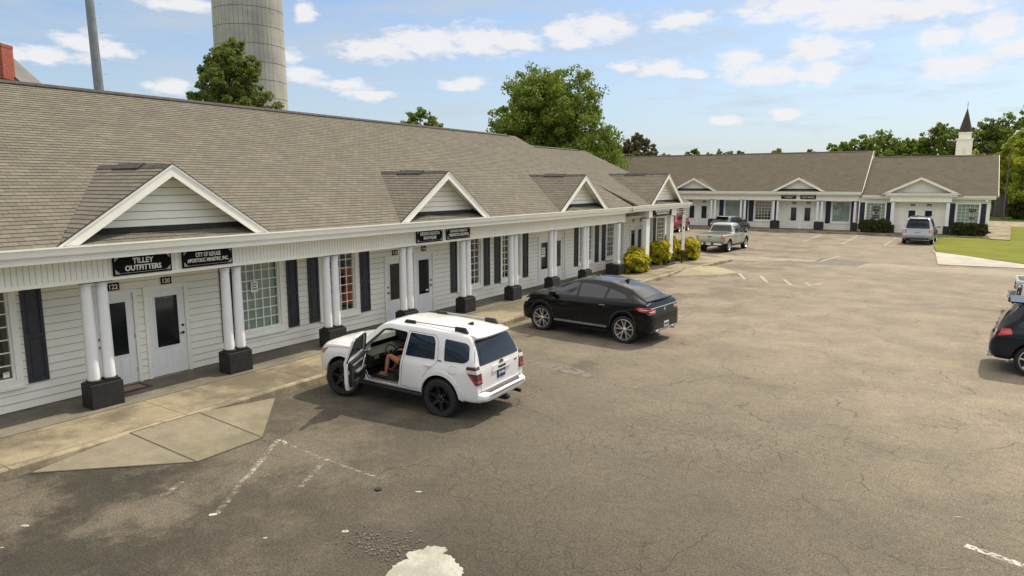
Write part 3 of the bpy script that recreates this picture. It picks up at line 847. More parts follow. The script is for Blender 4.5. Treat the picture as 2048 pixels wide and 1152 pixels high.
def gutter(root, x0, x1, z, d, h=.16, depth=.13):
    """K-style gutter with its fascia board and drip edge"""
    mb = F_()
    prof = [(d - depth, z - h), (d - depth * .35, z - h), (d - .03, z - h * .55), (d - .015, z - h * .3), (d, z - .03), (d, z), (d - .012, z), (d - .012, z - .03), (d - .04, z - h * .6), (d - depth + .01, z - h + .012), (d - depth + .01, z - .02), (d - depth, z - .02)]
    n = len(prof)
    V = [(x0, a, b) for a, b in prof] + [(x1, a, b) for a, b in prof]
    mb.mesh(V, [(i, (i + 1) % n, n + (i + 1) % n, n + i) for i in range(n)])
    for x in (x0, x1):
        mb.box(x - .004, x + .004, d - depth, d - .002, z - h * .62, z - .004)
    mb.box(x0, x1, d - depth - .03, d - depth - .001, z - .30, z - .02)
    return mb.build('gutter', 'white_trim', root)
def shingle_plane(mb, A0, A1, B0, B1, n, course=.143, mi=0, u0=0.):
    """courses of shingles between eave A0-B0 and top A1-B1; every butt stands 12 mm proud"""
    A0, A1, B0, B1 = map(Vector, (A0, A1, B0, B1))
    nrm = (B0 - A0).cross(A1 - A0)
    if nrm.length < 1e-9: nrm = (B0 - A0).cross(B1 - A0)
    nrm.normalize()
    if nrm.z < 0: nrm = -nrm
    U = (B0 - A0).normalized()
    for i in range(n):
        t0, t1 = i / n, (i + 1) / n
        a0 = A0.lerp(A1, t0); b0 = B0.lerp(B1, t0); a1 = A0.lerp(A1, t1); b1 = B0.lerp(B1, t1)
        h = nrm * .011
        def uv(p, v): return (u0 + (p - A0).dot(U), v)
        v0 = i * course + .0035; v1 = (i + 1) * course - .0035
        mb.add([a0 + h, b0 + h, b1, a1], mi, [uv(a0, v0), uv(b0, v0), uv(b1, v1), uv(a1, v1)])
        mb.add([a0 - nrm * .004, b0 - nrm * .004, b0 + h, a0 + h], 1, [(0, 0)] * 4)
def gable_roof(root, x0, x1, de, ze, dr, zr, db, m='shingle_tan', name='roof', over=0.):
    L = sqrt((de - dr) ** 2 + (zr - ze) ** 2); n = int(round(L / .143))
    mb = F_()
    shingle_plane(mb, (x0, de, ze), (x0, dr, zr), (x1, de, ze), (x1, dr, zr), n)
    shingle_plane(mb, (x0, db, ze), (x0, dr, zr), (x1, db, ze), (x1, dr, zr), n)
    t = .05
    # deck under the shingles
    for a in ((de, dr), (dr, db)):
        pass
    mb.add([(x0, de, ze - t), (x1, de, ze - t), (x1, dr, zr - t), (x0, dr, zr - t)], 2)
    mb.add([(x0, db, ze - t), (x1, db, ze - t), (x1, dr, zr - t), (x0, dr, zr - t)], 2)
    o = mb.build(name, [m, 'shingle_butt' if m == 'shingle_tan' else 'shingle_far_butt', 'white_soffit'], root, recalc=False)
    return o
def ridge_vent(root, x0, x1, dr, zr, slope, w=.17, h=.035, name='ridge_vent', axis='x', y0=None):
    mb = F_()
    if axis == 'x':
        P = [(dr - w, zr - w * slope + .014), (dr, zr + .014), (dr + w, zr - w * slope + .014)]
        Q = [(a, b + h) for a, b in P]
        prof = P + Q[::-1]; n = 6
        mb.mesh([(x0, a, b) for a, b in prof] + [(x1, a, b) for a, b in prof], [tuple(range(n))[::-1], tuple(range(n, 2 * n))] + [(i, (i + 1) % n, n + (i + 1) % n, n + i) for i in range(n)])
    else:  # along d at x = dr
        P = [(dr - w, zr - w * slope + .014), (dr, zr + .014), (dr + w, zr - w * slope + .014)]
        prof = P + [(a, b + h) for a, b in P][::-1]; n = 6
        mb.mesh([(a, x0, b) for a, b in prof] + [(a, x1, b) for a, b in prof], [tuple(range(n)), tuple(range(n, 2 * n))[::-1]] + [(i, (i + 1) % n, n + (i + 1) % n, n + i) for i in range(n)])
    return mb.build(name, 'ridge_dark', root)
def dormer(root, c, hw, d1, zb, zp, ms, ze, de, dg, m='shingle_tan', wallm='white_siding'):
    """cross gable sitting on the main roof (slope ms, eave de/ze): > roof, gable_wall, rake_trim, vent"""
    sl = (zp - zb) / hw
    dpk = de - (zp - ze) / ms      # where the ridge dies into the main roof
    dbt = de - (zb - ze) / ms
    L = sqrt(hw * hw + (zp - zb) ** 2); n = int(round(L / .143))
    e = empty('dormer_gable', (0, 0, 0)); e.parent = root
    mb = F_()
    for s in (-1, 1):
        shingle_plane(mb, (c + s * hw, d1, zb), (c, d1, zp), (c + s * hw, dbt, zb), (c, dpk, zp), n)
        mb.add([(c + s * hw, d1, zb - .03), (c, d1, zp - .03), (c, dg - .1, zp - .03), (c + s * hw, dg - .1, zb - .03)], 2)
    mb.build('dormer_roof', [m, 'shingle_butt', 'white_soffit'], e, recalc=False)
    # gable wall, clapboard
    zt = zp - .05
    zw0 = ze + ms * (de - dg) + .005
    mb = F_()
    ee = .165; z = zw0
    mb.add([(c - (zt - zw0) / sl, dg, zw0), (c + (zt - zw0) / sl, dg, zw0), (c, dg, zt)])
    i = 0
    while z < zt - .02:
        z2 = min(zt, z + ee)
        a = (zt - z) / sl; b = (zt - z2) / sl
        mb.add([(c - a, dg + .024, z + .013), (c + a, dg + .024, z + .013), (c + b, dg + .004, z2), (c - b, dg + .004, z2)])
        mb.add([(c - a, dg + .002, z), (c + a, dg + .002, z), (c + a, dg + .002, z + .013), (c - a, dg + .002, z + .013)], 1)  # shadow line under each gable board, painted dark
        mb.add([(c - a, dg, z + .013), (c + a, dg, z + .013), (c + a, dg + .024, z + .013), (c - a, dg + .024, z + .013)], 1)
        z = z2
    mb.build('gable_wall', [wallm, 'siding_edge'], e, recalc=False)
    mb = F_(); a = (zt - zw0) / sl
    mb.add([(c - a - .1, dg + .025, zw0 + .03), (c + a + .1, dg + .025, zw0 + .03), (c + a + .1, dg + .2, zw0 - .2 * ms + .03), (c - a - .1, dg + .2, zw0 - .2 * ms + .03)])
    mb.build('flashing', 'flashing_dark', e, recalc=False)
    # rake boards
    mb = F_(); t = .21
    for s in (-1, 1):
        q = [(c + s * hw, zb - .002), (c, zp - .002), (c, zp - t * sqrt(1 + sl * sl) * .98), (c + s * (hw - t / sl * sqrt(1 + sl * sl) * .98), zb - .002)]
        V = [(x, d1 - .035, z) for x, z in q] + [(x, d1 + .004, z) for x, z in q]
        mb.mesh(V, [(0, 1, 2, 3), (7, 6, 5, 4), (0, 4, 5, 1), (1, 5, 6, 2), (2, 6, 7, 3), (3, 7, 4, 0)])
    for s in (-1, 1):
        q = [(c + s * hw, zb + .012), (c, zp + .012), (c, zp - .05), (c + s * hw, zb - .05)]
        V = [(x, d1 + .005, z) for x, z in q] + [(x, d1 + .02, z) for x, z in q]
        mb.mesh(V, [(0, 1, 2, 3), (7, 6, 5, 4), (0, 4, 5, 1), (1, 5, 6, 2), (2, 6, 7, 3), (3, 7, 4, 0)], 0)
    mb.build('rake_trim', ['white_trim'], e)
    mb = F_()
    for s in (-1, 1):
        q = [(c + s * (hw + .01), zb + .014), (c, zp + .020), (c, zp + .006), (c + s * (hw + .01), zb)]
        V = [(x, d1 - .02, z) for x, z in q] + [(x, d1 + .028, z) for x, z in q]
        mb.mesh(V, [(0, 1, 2, 3), (7, 6, 5, 4), (0, 4, 5, 1), (1, 5, 6, 2), (2, 6, 7, 3), (3, 7, 4, 0)], 0)
    mb.build('drip_edge', 'flashing_dark', e)
    ridge_vent(e, dpk + .3 * (d1 - dpk), d1 - .35 * (d1 - dpk), c, zp, sl, name='ridge_vent', axis='d')
    # ridge cap shingles
    mb = F_(); w = .14
    mb.add([(c - w, dpk - .2, zp - w * sl + .014), (c, dpk - .2, zp + .014), (c, d1, zp + .014), (c - w, d1, zp - w * sl + .014)])
    mb.add([(c + w, dpk - .2, zp - w * sl + .014), (c, dpk - .2, zp + .014), (c, d1, zp + .014), (c + w, d1, zp - w * sl + .014)])
    mb.build('ridge_cap', 'ridge_dark', e, recalc=False)
    return e
def gable_end(mb, x, de, ze, dr, zr, db, z0, w0, w1, mi=0):
    """triangular/five-sided end wall at x from wall w0 (front) to w1 (back)"""
    def zz(d): return ze + (zr - ze) * (de - d) / (de - dr) if d > dr else ze + (zr - ze) * (d - db) / (dr - db)
    mb.add([(x, w0, z0), (x, w1, z0), (x, w1, zz(w1) - .06), (x, dr, zr - .06), (x, w0, zz(w0) - .06)], mi)

# ================================================================ near shops
near = empty('shop_building', (-15.45, 0, 0), pi / 2, 'long white clapboard shop row with black pedestals and tan shingle roof at the left', 'building')
NW = dict(z0=.78 + .02, z1=2.68)
wins = [  # x0, x1, left shutter, right shutter, back, curtain
    (4.36, 5.66, (3.80, 4.20), (5.86, 6.24), 'interior_dark', None, 5),
    (10.80, 12.06, (10.24, 10.62), (12.29, 12.66), 'interior_dark', 'curtain_white', 5),
    (13.56, 14.86, (13.03, 13.41), (15.07, 15.48), 'interior_dark', None, 5),
    (20.13, 21.50, (19.61, 19.98), (21.72, 22.12), 'interior_dark', None, 5),
    (23.02, 24.38, (22.46, 22.86), (24.60, 25.02), 'interior_dark', None, 5),
    (29.84, 31.28, (29.28, 29.68), (31.54, 31.96), 'curtain_beige', None, 5),
    (32.93, 34.12, (32.35, 32.76), None, 'curtain_beige', None, 5)]
doors = [(7.22, 8.06, 'r'), (8.38, 9.28, 'l'), (16.24, 17.12, 'r'), (17.66, 18.58, 'l'), (25.96, 26.92, 'l'), (27.28, 28.12, 'r'), (36.02, 36.86, 'l'), (37.02, 37.80, 'r')]
ops = [(w[0], w[1], NW['z0'], NW['z1']) for w in wins] + [(d[0], d[1], .15, 2.24) for d in doors]
mb = F_()
siding(mb, -6, 38.0, .16, 2.98, 0, ops)
mb.add([(-6, -.48, 0), (38.0, -.48, 0), (38.0, -.48, 3.6), (-6, -.48, 3.6)])
# other sides
mb.add([(-6, 0, 0), (-6, -11.4, 0), (-6, -11.4, 3.45), (-6, 0, 3.45)]); mb.add([(-6, -11.4, 0), (40.2, -11.4, 0), (40.2, -11.4, 3.45), (-6, -11.4, 3.45)])
gable_end(mb, -5.7, 1.6, 3.5, -5.65, 7.29, -12.9, 3.0, 0, -11.4)
gable_end(mb, 32.5, 1.6, 3.5, -5.65, 7.29, -12.9, 3.0, 0, -11.4)
gable_end(mb, 40.3, 1.8, 3.53, -5.4, 6.80, -12.6, 0, 0, -11.4)
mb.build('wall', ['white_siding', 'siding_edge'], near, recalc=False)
# projecting bay beyond the entrance of the last unit
mb = F_()
siding(mb, 37.95, 40.35, .16, 2.98, .55, [(38.62, 39.98, .95, 2.68)])
for x in (37.95, 40.35): mb.add([(x, -.4, .15), (x, .55, .15), (x, .55, 2.98), (x, -.4, 2.98)])
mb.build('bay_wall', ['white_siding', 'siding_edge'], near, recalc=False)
mb = F_()
mb.box(-6, 32.55, -.02, 1.08, 2.80, 2.83); mb.box(-6, 32.6, .72, 1.47, 3.335, 3.345)
mb.box(32.6, 34.36, -.02, 1.6, 2.98, 3.0)
mb.box(34.6, 38.4, -.01, 1.55, 2.93, 2.96); mb.box(38.4, 40.5, .5, 1.6, 2.98, 3.0)
mb.build('soffit', 'white_soffit', near)
fascia(near, -6, 32.55, 2.73, 3.34, 1.06, 1.22)
fascia(near, 34.4, 38.55, 2.87, 3.36, 1.55, 1.75)
mb = F_()
for x in (34.4, 38.55):
    mb.box(x - .02 if x < 35 else x, x if x < 35 else x + .02, -.02, 1.76, 2.88, 3.4)
mb.box(34.38, 34.62, 1.751, 1.775, 2.86, 3.37); mb.box(38.3, 38.57, 1.751, 1.775, 2.86, 3.37)
mb.box(32.55, 32.58, 1.02, 1.235, 2.72, 3.35)
build_each(mb, 'corner_board', 'white_trim', near)
gutter(near, -6, 32.75, 3.51, 1.73)
gutter(near, 32.2, 40.75, 3.56, 1.97)
gable_roof(near, -6.2, 32.75, 1.62, 3.49, -5.65, 7.29, -12.92)
gable_roof(near, 32.75, 40.75, 1.86, 3.545, -5.4, 6.80, -12.66)
ridge_vent(near, -6.2, 31.9, -5.65, 7.29, .52)
ridge_vent(near, 32.95, 39.9, -5.4, 6.80, .45)
# roof edge trim at the gable end
mb = F_()
for (x, a, za, b, zb) in ((32.75, 1.62, 3.49, -5.65, 7.29), (40.75, 1.86, 3.545, -5.4, 6.80), (32.75, -12.92, 3.49, -5.65, 7.29), (40.75, -12.66, 3.545, -5.4, 6.8)):
    q = [(a, za + .01), (b, zb + .01), (b, zb - .2), (a, za - .18)]
    V = [(x + .001, p, z) for p, z in q] + [(x + .03, p, z) for p, z in q]
    mb.mesh(V, [(0, 1, 2, 3), (7, 6, 5, 4), (0, 4, 5, 1), (1, 5, 6, 2), (2, 6, 7, 3), (3, 7, 4, 0)])
build_each(mb, 'rake_board', 'siding_edge', near)
for c in (8.28, 17.58, 27.33):
    dormer(near, c, 2.33, 1.60, 3.50, 5.06, .5227, 3.49, 1.62, 1.14)
dormer(near, 36.95, 2.55, 1.85, 3.55, 5.23, .448, 3.545, 1.86, 1.45)
for i, w in enumerate(wins):
    W_ = window(near, w[0], w[1], NW['z0'], NW['z1'], 0, w[6], 7, w[4], curtain=w[5])
    for s in (w[2], w[3]):
        if s: shutter(near, s[0], s[1], .68, 2.75, 0)
window(near, 38.62, 39.98, .95, 2.68, .55, 5, 7, 'curtain_beige')
shutter(near, 38.10, 38.46, .85, 2.75, .55)
for i, (a, b, h) in enumerate(doors):
    door(near, a, b, .165, 2.24, 0, h)
# vertical board between the two doors of a unit
mb = F_(); mb.box(28.24, 28.34, .02, .09, .16, 2.7); mb.box(34.98, 35.12, .02, .08, .16, 2.97)
build_each(mb, 'corner_board', 'white_trim', near)
for k in range(-1, 8):
    porch_post(near, 6.78 + 3.1 * k, 1.03, .155, 2.735)
porch_post(near, 31.62, 1.16, .15, 2.735, w=.80, dep=.74, cols=(.10,), sq=1, post_w=.27, ph=.52)
porch_post(near, 34.42, 1.58, .15, 2.875, w=.82, dep=.44, cols=(-.05, .2), sq=1, post_w=.23, ph=.52)
porch_post(near, 38.0, 1.58, .15, 2.875, w=.82, dep=.44, cols=(.0, .27), sq=1, post_w=.23, ph=.52)
# downspouts
def downspout(root, pts, m='white_trim', w=.04):
    mb = F_()
    for a, b in zip(pts, pts[1:]): mb.tube(a, b, w, n=8)
    return mb.build('downspout', m, root, smooth=True)
downspout(near, [(32.5, 1.65, 3.36), (32.7, 1.62, 3.25), (33.1, 1.1, 3.12), (33.3, .7, 3.05), (34.75, .12, 2.92), (34.85, .06, 2.8), (34.85, .06, .2)])
downspout(near, [(40.3, 1.9, 3.4), (40.3, 1.75, 3.2), (40.3, .8, 2.95), (40.42, .6, 2.8), (40.42, .6, .2)])

# signs on the beams
def shop_sign(x0, x1, z0, z1, lines, label, root=near, d=1.235, tm='sign_white', rz=pi / 2, fr=True, corner=True, group='black shop signs on the porch beams', txt_h=(.11,), txt_w=(.8,), spl=.03):
    cx = (x0 + x1) / 2; cz = (z0 + z1) / 2; w = x1 - x0; h = z1 - z0
    loc = root.matrix_basis @ Vector((cx, -d, cz))
    s = empty('shop_sign', loc, rz, label, 'sign', group)
    mb = F_(); mb.box(-w / 2, w / 2, 0, .03, -h / 2, h / 2); mb.build('board', 'sign_black', s, bevel=.004)
    if fr:
        mb = F_(); m = .045; t = .008; c = .10
        for a in (-1, 1):
            mb.box(-w / 2 + c + .04, w / 2 - c - .04, .031, .035, a * (h / 2 - m) - t / 2, a * (h / 2 - m) + t / 2)
            for b in (-1, 1):
                X = a * (w / 2 - m + .01); Z = b * (h / 2 - m + .01)
                mb.mesh([(X, .031, Z), (X - a * c, .031, Z), (X, .031, Z - b * c), (X, .036, Z), (X - a * c, .036, Z), (X, .036, Z - b * c)], [(0, 1, 2), (3, 4, 5), (0, 1, 4, 3), (1, 2, 5, 4), (2, 0, 3, 5)])
        mb.build('ornament', 'sign_gold', s)
    n = len(lines)
    for i, t in enumerate(lines):
        z = ((n - 1) / 2 - i) * (txt_h[0] + spl)
        put_text('lettering', t, txt_w[i] * w, txt_h[0], tm, s, (0, -.034, z), (pi / 2, 0, 0), .03)
    return s
shop_sign(7.08, 8.31, 2.80, 3.225, ['TILLEY', 'OUTFITTERS'], 'black sign with large white western letters over the two doors nearest the left edge', txt_h=(.115,), txt_w=(.36, .62))
shop_sign(8.56, 9.80, 2.81, 3.23, ['CITY OF REFUGE', 'APOSTOLIC MINISTRY, INC.'], 'black sign with thin condensed letters above and right of door 120', txt_h=(.10,), txt_w=(.50, .82))
shop_sign(16.35, 17.64, 2.80, 3.22, ['KISSING BOOTH', 'BOUTIQUE'], 'black sign with bold white letters above door 116', txt_h=(.115,), txt_w=(.74, .48))
shop_sign(17.86, 19.17, 2.81, 3.23, ['FORWARD MOMENTUM', 'THERAPEUTIC SOLUTIONS'], 'narrower black sign with cramped letters just right of the one over door 116', txt_h=(.10,), txt_w=(.72, .84))
shop_sign(34.95, 37.75, 2.90, 3.34, ['BECOMING SAGE ADVISOR', 'BETHANY M HOLSTEIN, PLLC'], 'wide black sign over the last porch beyond the yellow bushes', d=1.765, txt_h=(.12,), txt_w=(.78, .66))
def number_plate(cx, cz, t, label, root=near, d=.03, w=.25, h=.165, rz=pi / 2, group='unit number plates above the doors'):
    loc = root.matrix_basis @ Vector((cx, -d, cz))
    s = empty('number_plate', loc, rz, label, 'number plate', group)
    mb = F_(); mb.box(-w / 2, w / 2, 0, .015, -h / 2, h / 2); mb.build('board', 'sign_black', s)
    put_text('lettering', t, w * .72, h * .66, 'sign_white', s, (0, -.018, 0), (pi / 2, 0, 0), .02)
for x, t in ((7.6, '122'), (8.86, '120'), (16.66, '118'), (18.12, '116'), (36.44, '114'), (37.35, '112')):
    pass
for x, z, t, l in ((7.66, 2.42, '122', 'small black plate reading 122 above the first white door'), (8.86, 2.42, '120', 'small black plate reading 120 above a white door'),
                (16.66, 2.42, '118', 'small black plate reading 118 behind the porch columns'), (18.12, 2.44, '116', 'small black plate reading 116 above a white door'),
                (36.44, 2.60, '108', 'small black plate above the left door of the last porch'), (37.5, 2.60, '106', 'small black plate above the right door of the last porch')):
    number_plate(x, z, t, l)
# door mat
dm = empty('door_mat', (-15.1, 7.62, .154), 0, 'brown and tan door mat in front of the left white door', 'door mat')
mb = MB(); mb.box(-.26, .26, -.42, .42, 0, .015); mb.build('border', 'mat_brown', dm)
mb = MB(); mb.box(-.17, .17, -.32, .32, .0155, .018); mb.build('field', 'mat_tan', dm)
# notices in the windows and doors
def notice(y, z, w, h, label, d=-.06, m='sign_white', bands=3):
    s = empty('notice', (-15.45 + d, y, z), pi / 2, label, 'notice')
    mb = F_(); mb.box(-w / 2, w / 2, 0, .003, -h / 2, h / 2); mb.build('paper', m, s)
    mb = F_()
    for i in range(bands):
        zz = h * .3 - i * h * .25; mb.box(-w * .36, w * (.36 - .1 * (i % 2)), .0035, .0045, zz - h * .06, zz + h * .06)
    mb.build('print', 'concrete_curb', s)
    return s
notice(11.3, 1.95, .22, .28, 'white paper notice in the curtained window', d=-.045)
notice(26.35, 1.62, .30, .42, 'white printed notice on the glass of the door with tall white frame', d=.018)
notice(18.28, .97, .13, .06, 'small white sticker low on the glass of door 116', d=.018, bands=1)
notice(5.52, .92, .11, .11, 'small white sticker in the corner of the leftmost window', d=-.045, bands=1)
# clothes hanging in the boutique window
def hanging_dress(y, m, label, k=1.):
    g = empty('hanging_dress', (-15.60, y, .98), pi / 2, label, 'dress')
    P = [(-.19, 0), (.19, 0), (.13, .45), (.085, .72), (.12, .98), (.17, 1.02), (.15, 1.14), (.06, 1.22), (-.06, 1.22), (-.15, 1.14), (-.17, 1.02), (-.12, .98), (-.085, .72), (-.13, .45)]
    mb = MB(); mb.prism([(x * k, z) for x, z in P], -.05, .05, 'y'); mb.build('fabric', m, g, bevel=.02, seg=3, smooth=True)
    mb = MB(); mb.tube((0, 0, 1.2), (0, 0, 1.36), .006, n=6); mb.tube((-.14, 0, 1.19), (.14, 0, 1.19), .008, n=6); mb.build('hanger', 'chrome', g)
hanging_dress(14.66, 'orange_cloth', 'bright orange dress hanging in the boutique window')
hanging_dress(14.34, 'yellow_cloth', 'yellow green dress hanging beside the orange one', .6)
# ================================================================ far shops
far = empty('shop_building', (0, 74.3, 0), 0, 'white shop row across the far end of the car park with navy shutters', 'building')
SH = 'shutter_navy'
wf = [(-20.98, -19.02, .95, 2.93, (-21.57, -21.12), (-18.95, -18.6), 'glass', 0), (-17.84, -16.22, .95, 2.93, (-18.48, -18.0), (-16.08, -15.7), 'interior_dark', 1),
      (-10.42, -8.84, .95, 2.93, (-11.02, -10.56), (-8.74, -8.42), 'glass', 0)]
df = [(-26.2, -25.4, 'r'), (-25.05, -24.12, 'r'), (-23.72, -22.74, 'l'), (-14.48, -13.55, 'r'), (-13.18, -12.22, 'l')]
ops = [(w[0], w[1], w[2], w[3]) for w in wf] + [(d[0], d[1], .15, 2.5) for d in df]
mb = F_()
siding(mb, -44, -8.2, .16, 3.2, 0, ops, .18)
mb.add([(-44, -.48, 0), (-8.2, -.48, 0), (-8.2, -.48, 3.9), (-44, -.48, 3.9)])
mb.add([(-44, -13, 0), (-8.2, -13, 0), (-8.2, -13, 3.9), (-44, -13, 3.9)])
gable_end(mb, -7.75, 1.6, 3.8, -5.7, 7.98, -13, 0, 0, -13); gable_end(mb, -44, 1.6, 3.8, -5.7, 7.98, -13, 0, 0, -13)
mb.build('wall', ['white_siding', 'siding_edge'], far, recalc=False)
mb = F_(); mb.box(-44, -8.0, -.02, 1.05, 3.10, 3.13); mb.build('soffit', 'white_soffit', far)
fascia(far, -44, -8.02, 3.02, 3.72, 1.04, 1.2, gap=.13)
gutter(far, -44, -7.75, 3.9, 1.66, h=.19)
gable_roof(far, -44, -7.72, 1.58, 3.88, -5.7, 8.0, -13.0, 'shingle_far')
ridge_vent(far, -43.8, -8.3, -5.7, 8.0, .57)
for c in (-24.0, -13.42):
    dormer(far, c, 2.55, 1.62, 3.93, 5.30, .566, 3.88, 1.58, 1.1, 'shingle_far')
for w in wf:
    window(far, w[0], w[1], w[2], w[3], 0, 5 if w[7] else 0, 6, 'interior_dark' if w[7] else 'curtain_beige', curtain=None if w[7] else 'curtain_white')
    for s in (w[4], w[5]): shutter(far, s[0], s[1], .78, 2.98, 0, SH)
for a, b, h in df: door(far, a, b, .165, 2.5, 0, h, gw=.58)
for cx in (-25.5 - 1.3, -21.9, -18.8, -15.55, -11.4):
    porch_post(far, cx, 1.18, .15, 3.03, w=.85, dep=.45, ph=.78, cols=(-.2, .2))
porch_post(far, -8.28, 1.18, .15, 3.03, w=.55, dep=.45, ph=.78, cols=(0,))
# right, lower section
ops = [(-7.30, -5.72, 1.0, 2.88), (-.06, 1.58, 1.0, 2.88), (-3.98, -3.08, .15, 2.42), (-2.68, -1.76, .15, 2.42)]
mb = F_()
D = 1.1
siding(mb, -7.98, 2.36, .16, 3.36, D, ops, .18)
mb.add([(-7.98, D - .48, 0), (2.36, D - .48, 0), (2.36, D - .48, 3.5), (-7.98, D - .48, 3.5)])
gable_end(mb, 2.36, 1.5, 3.5, -5.7, 7.36, -13, 0, D, -13)
mb.add([(-7.98, -13, 0), (2.36, -13, 0), (2.36, -13, 3.5), (-7.98, -13, 3.5)])
mb.build('wall', ['white_siding', 'siding_edge'], far, recalc=False)
mb = F_()
for x in (-7.98, 2.26): mb.box(x, x + .12, D + .02, D + .04, .16, 3.36)
build_each(mb, 'corner_board', 'white_trim', far)
gutter(far, -7.7, 2.72, 3.60, 1.62, h=.18)
gable_roof(far, -7.68, 2.86, 1.6, 3.58, -5.7, 7.36, -13.0, 'shingle_far')
ridge_vent(far, -7.3, 2.3, -5.7, 7.36, .52)
mb = F_()
for (x, a, za, b, zb) in ((-7.72, 1.58, 3.88, -5.7, 8.0), (2.86, 1.6, 3.58, -5.7, 7.36), (2.86, -13, 3.58, -5.7, 7.36), (-7.72, -13, 3.88, -5.7, 8.0)):
    q = [(a, za + .01), (b, zb + .01), (b, zb - .13), (a, za - .11)]
    V = [(x + .001, p, z) for p, z in q] + [(x + .025, p, z) for p, z in q]
    mb.mesh(V, [(0, 1, 2, 3), (7, 6, 5, 4), (0, 4, 5, 1), (1, 5, 6, 2), (2, 6, 7, 3), (3, 7, 4, 0)])
build_each(mb, 'rake_board', 'white_trim', far)
window(far, -7.30, -5.72, 1.0, 2.88, D, 5, 6, 'curtain_beige', curtain='curtain_white')
window(far, -.06, 1.58, 1.0, 2.88, D, 5, 6, 'curtain_beige', curtain='curtain_white')
for a, b in ((-7.86, -7.44), (-5.62, -5.26), (-.62, -.2), (1.70, 2.10)): shutter(far, a, b, .85, 2.93, D, SH)
door(far, -3.98, -3.08, .165, 2.42, D, 'r', glz=(.62, .92)); door(far, -2.68, -1.76, .165, 2.42, D, 'l', glz=(.62, .92))
# portico
fascia(far, -5.32, -.52, 3.05, 3.62, 1.72, 1.9, gap=.13)
mb = F_()
for x in (-5.34, -.52): mb.box(x, x + .02, D, 1.91, 3.06, 3.64)
for x in (-4.35, -1.6): mb.box(x, x + .03, 1.905, 1.92, 3.14, 3.6)
build_each(mb, 'corner_board', 'white_trim', far)
mb = F_(); mb.box(-5.3, -.54, D, 1.71, 3.12, 3.15); mb.build('soffit', 'white_soffit', far)
gutter(far, -5.72, -.1, 3.84, 2.16, h=.18)
dormer(far, -2.95, 2.88, 2.1, 3.86, 5.27, .52, 3.62, 1.62, 1.55, 'shingle_far')
mb = F_(); mb.mesh([(-5.3, 1.4, 3.6), (-.54, 1.4, 3.6), (-.54, 2.04, 3.72), (-5.3, 2.04, 3.72), (-5.3, 1.4, 3.9), (-.54, 1.4, 3.9), (-.54, 2.04, 3.80), (-5.3, 2.04, 3.80)], [(0, 3, 2, 1), (4, 5, 6, 7), (0, 1, 5, 4), (1, 2, 6, 5), (2, 3, 7, 6), (3, 0, 4, 7)])
mb.build('portico_deck', 'flashing_dark', far)
for cx in (-5.07, -.74): porch_post(far, cx, 1.70, .15, 3.055, w=.50, dep=.45, ph=.76, cols=(.0,), sq=1, post_w=.26)
mb = F_(); mb.tube((-7.86, 1.55, 3.7), (-7.9, 1.2, 3.4), .05, n=8); mb.tube((-7.9, 1.2, 3.4), (-7.9, 1.2, .2), .05, n=8); mb.build('downspout', 'white_trim', far, smooth=True)
shop_sign(-15.06, -13.63, 3.17, 3.63, ['VAUGHT BOOKKEEPING', 'TAX SERVICE'], 'black shop sign at the left above the paired doors of the far shop row', root=far, d=1.215, rz=0, txt_h=(.10,), txt_w=(.84, .5), spl=.05)
shop_sign(-13.25, -11.80, 3.16, 3.64, ['FIRST STEP COUNSELING', 'FAMILY SERVICES'], 'black shop sign at the right above the paired doors of the far shop row', root=far, d=1.215, rz=0, txt_h=(.10,), txt_w=(.84, .78), spl=.05)
for x, d, t, z, l in ((-24.76, .03, '130', 2.76, 'small black number plate above the far door behind the red car'), (-23.25, .03, '132', 2.76, 'small black number plate above the far door just right of the red car'),
                (-14.0, .03, '134', 2.75, 'small black number plate above the left paired door under the far signs'), (-12.65, .03, '136', 2.75, 'small black number plate above the right paired door under the far signs'),
                (-3.5, D + .03, '140', 2.74, 'small black number plate above the left door behind the silver car'), (-2.2, D + .03, '142', 2.74, 'small black number plate above the right door behind the silver car')):
    number_plate(x, z, t, l, root=far, d=d, w=.36, h=.2, rz=0)
for x, z, w, h, l in ((-6.5, 2.35, .55, .42, 'upper dark picture poster in the window left of the silver car'), (-6.45, 1.95, .3, .16, 'small dark card in the window left of the silver car'), (-6.5, 1.6, .55, .3, 'lower dark picture poster in the window left of the silver car'), (1.1, 2.35, .5, .26, 'dark picture card high in the rightmost far window'), (1.1, 1.65, .42, .16, 'black card low in the rightmost far window')):
    s = empty('window_poster', (x, 74.3 - D + .0, z), 0, l, 'poster')
    mb = F_(); mb.box(-w / 2, w / 2, -.045, -.04, -h / 2, h / 2); mb.build('paper', 'sign_black', s)
    mb = F_()
    for i in range(3): mb.box(-w * .42 + i * w * .3, -w * .42 + i * w * .3 + w * .22, -.0395, -.037, -h * .3, h * .3)
    mb.build('pictures', 'concrete_curb', s)
# wall lamp at the corner
lm = empty('wall_lamp', (2.05, 72.95, 3.2), 0, 'round white lamp under the far right corner of the roof', 'lamp')
mb = MB(); mb.lathe([(.02, -.12), (.09, -.1), (.12, 0), (.09, .1), (.03, .13)], 16); mb.build('globe', 'white_trim', lm, smooth=True)
mb = MB(); mb.box(-.03, .03, 0, .28, -.03, .03); mb.build('bracket', 'white_trim', lm)

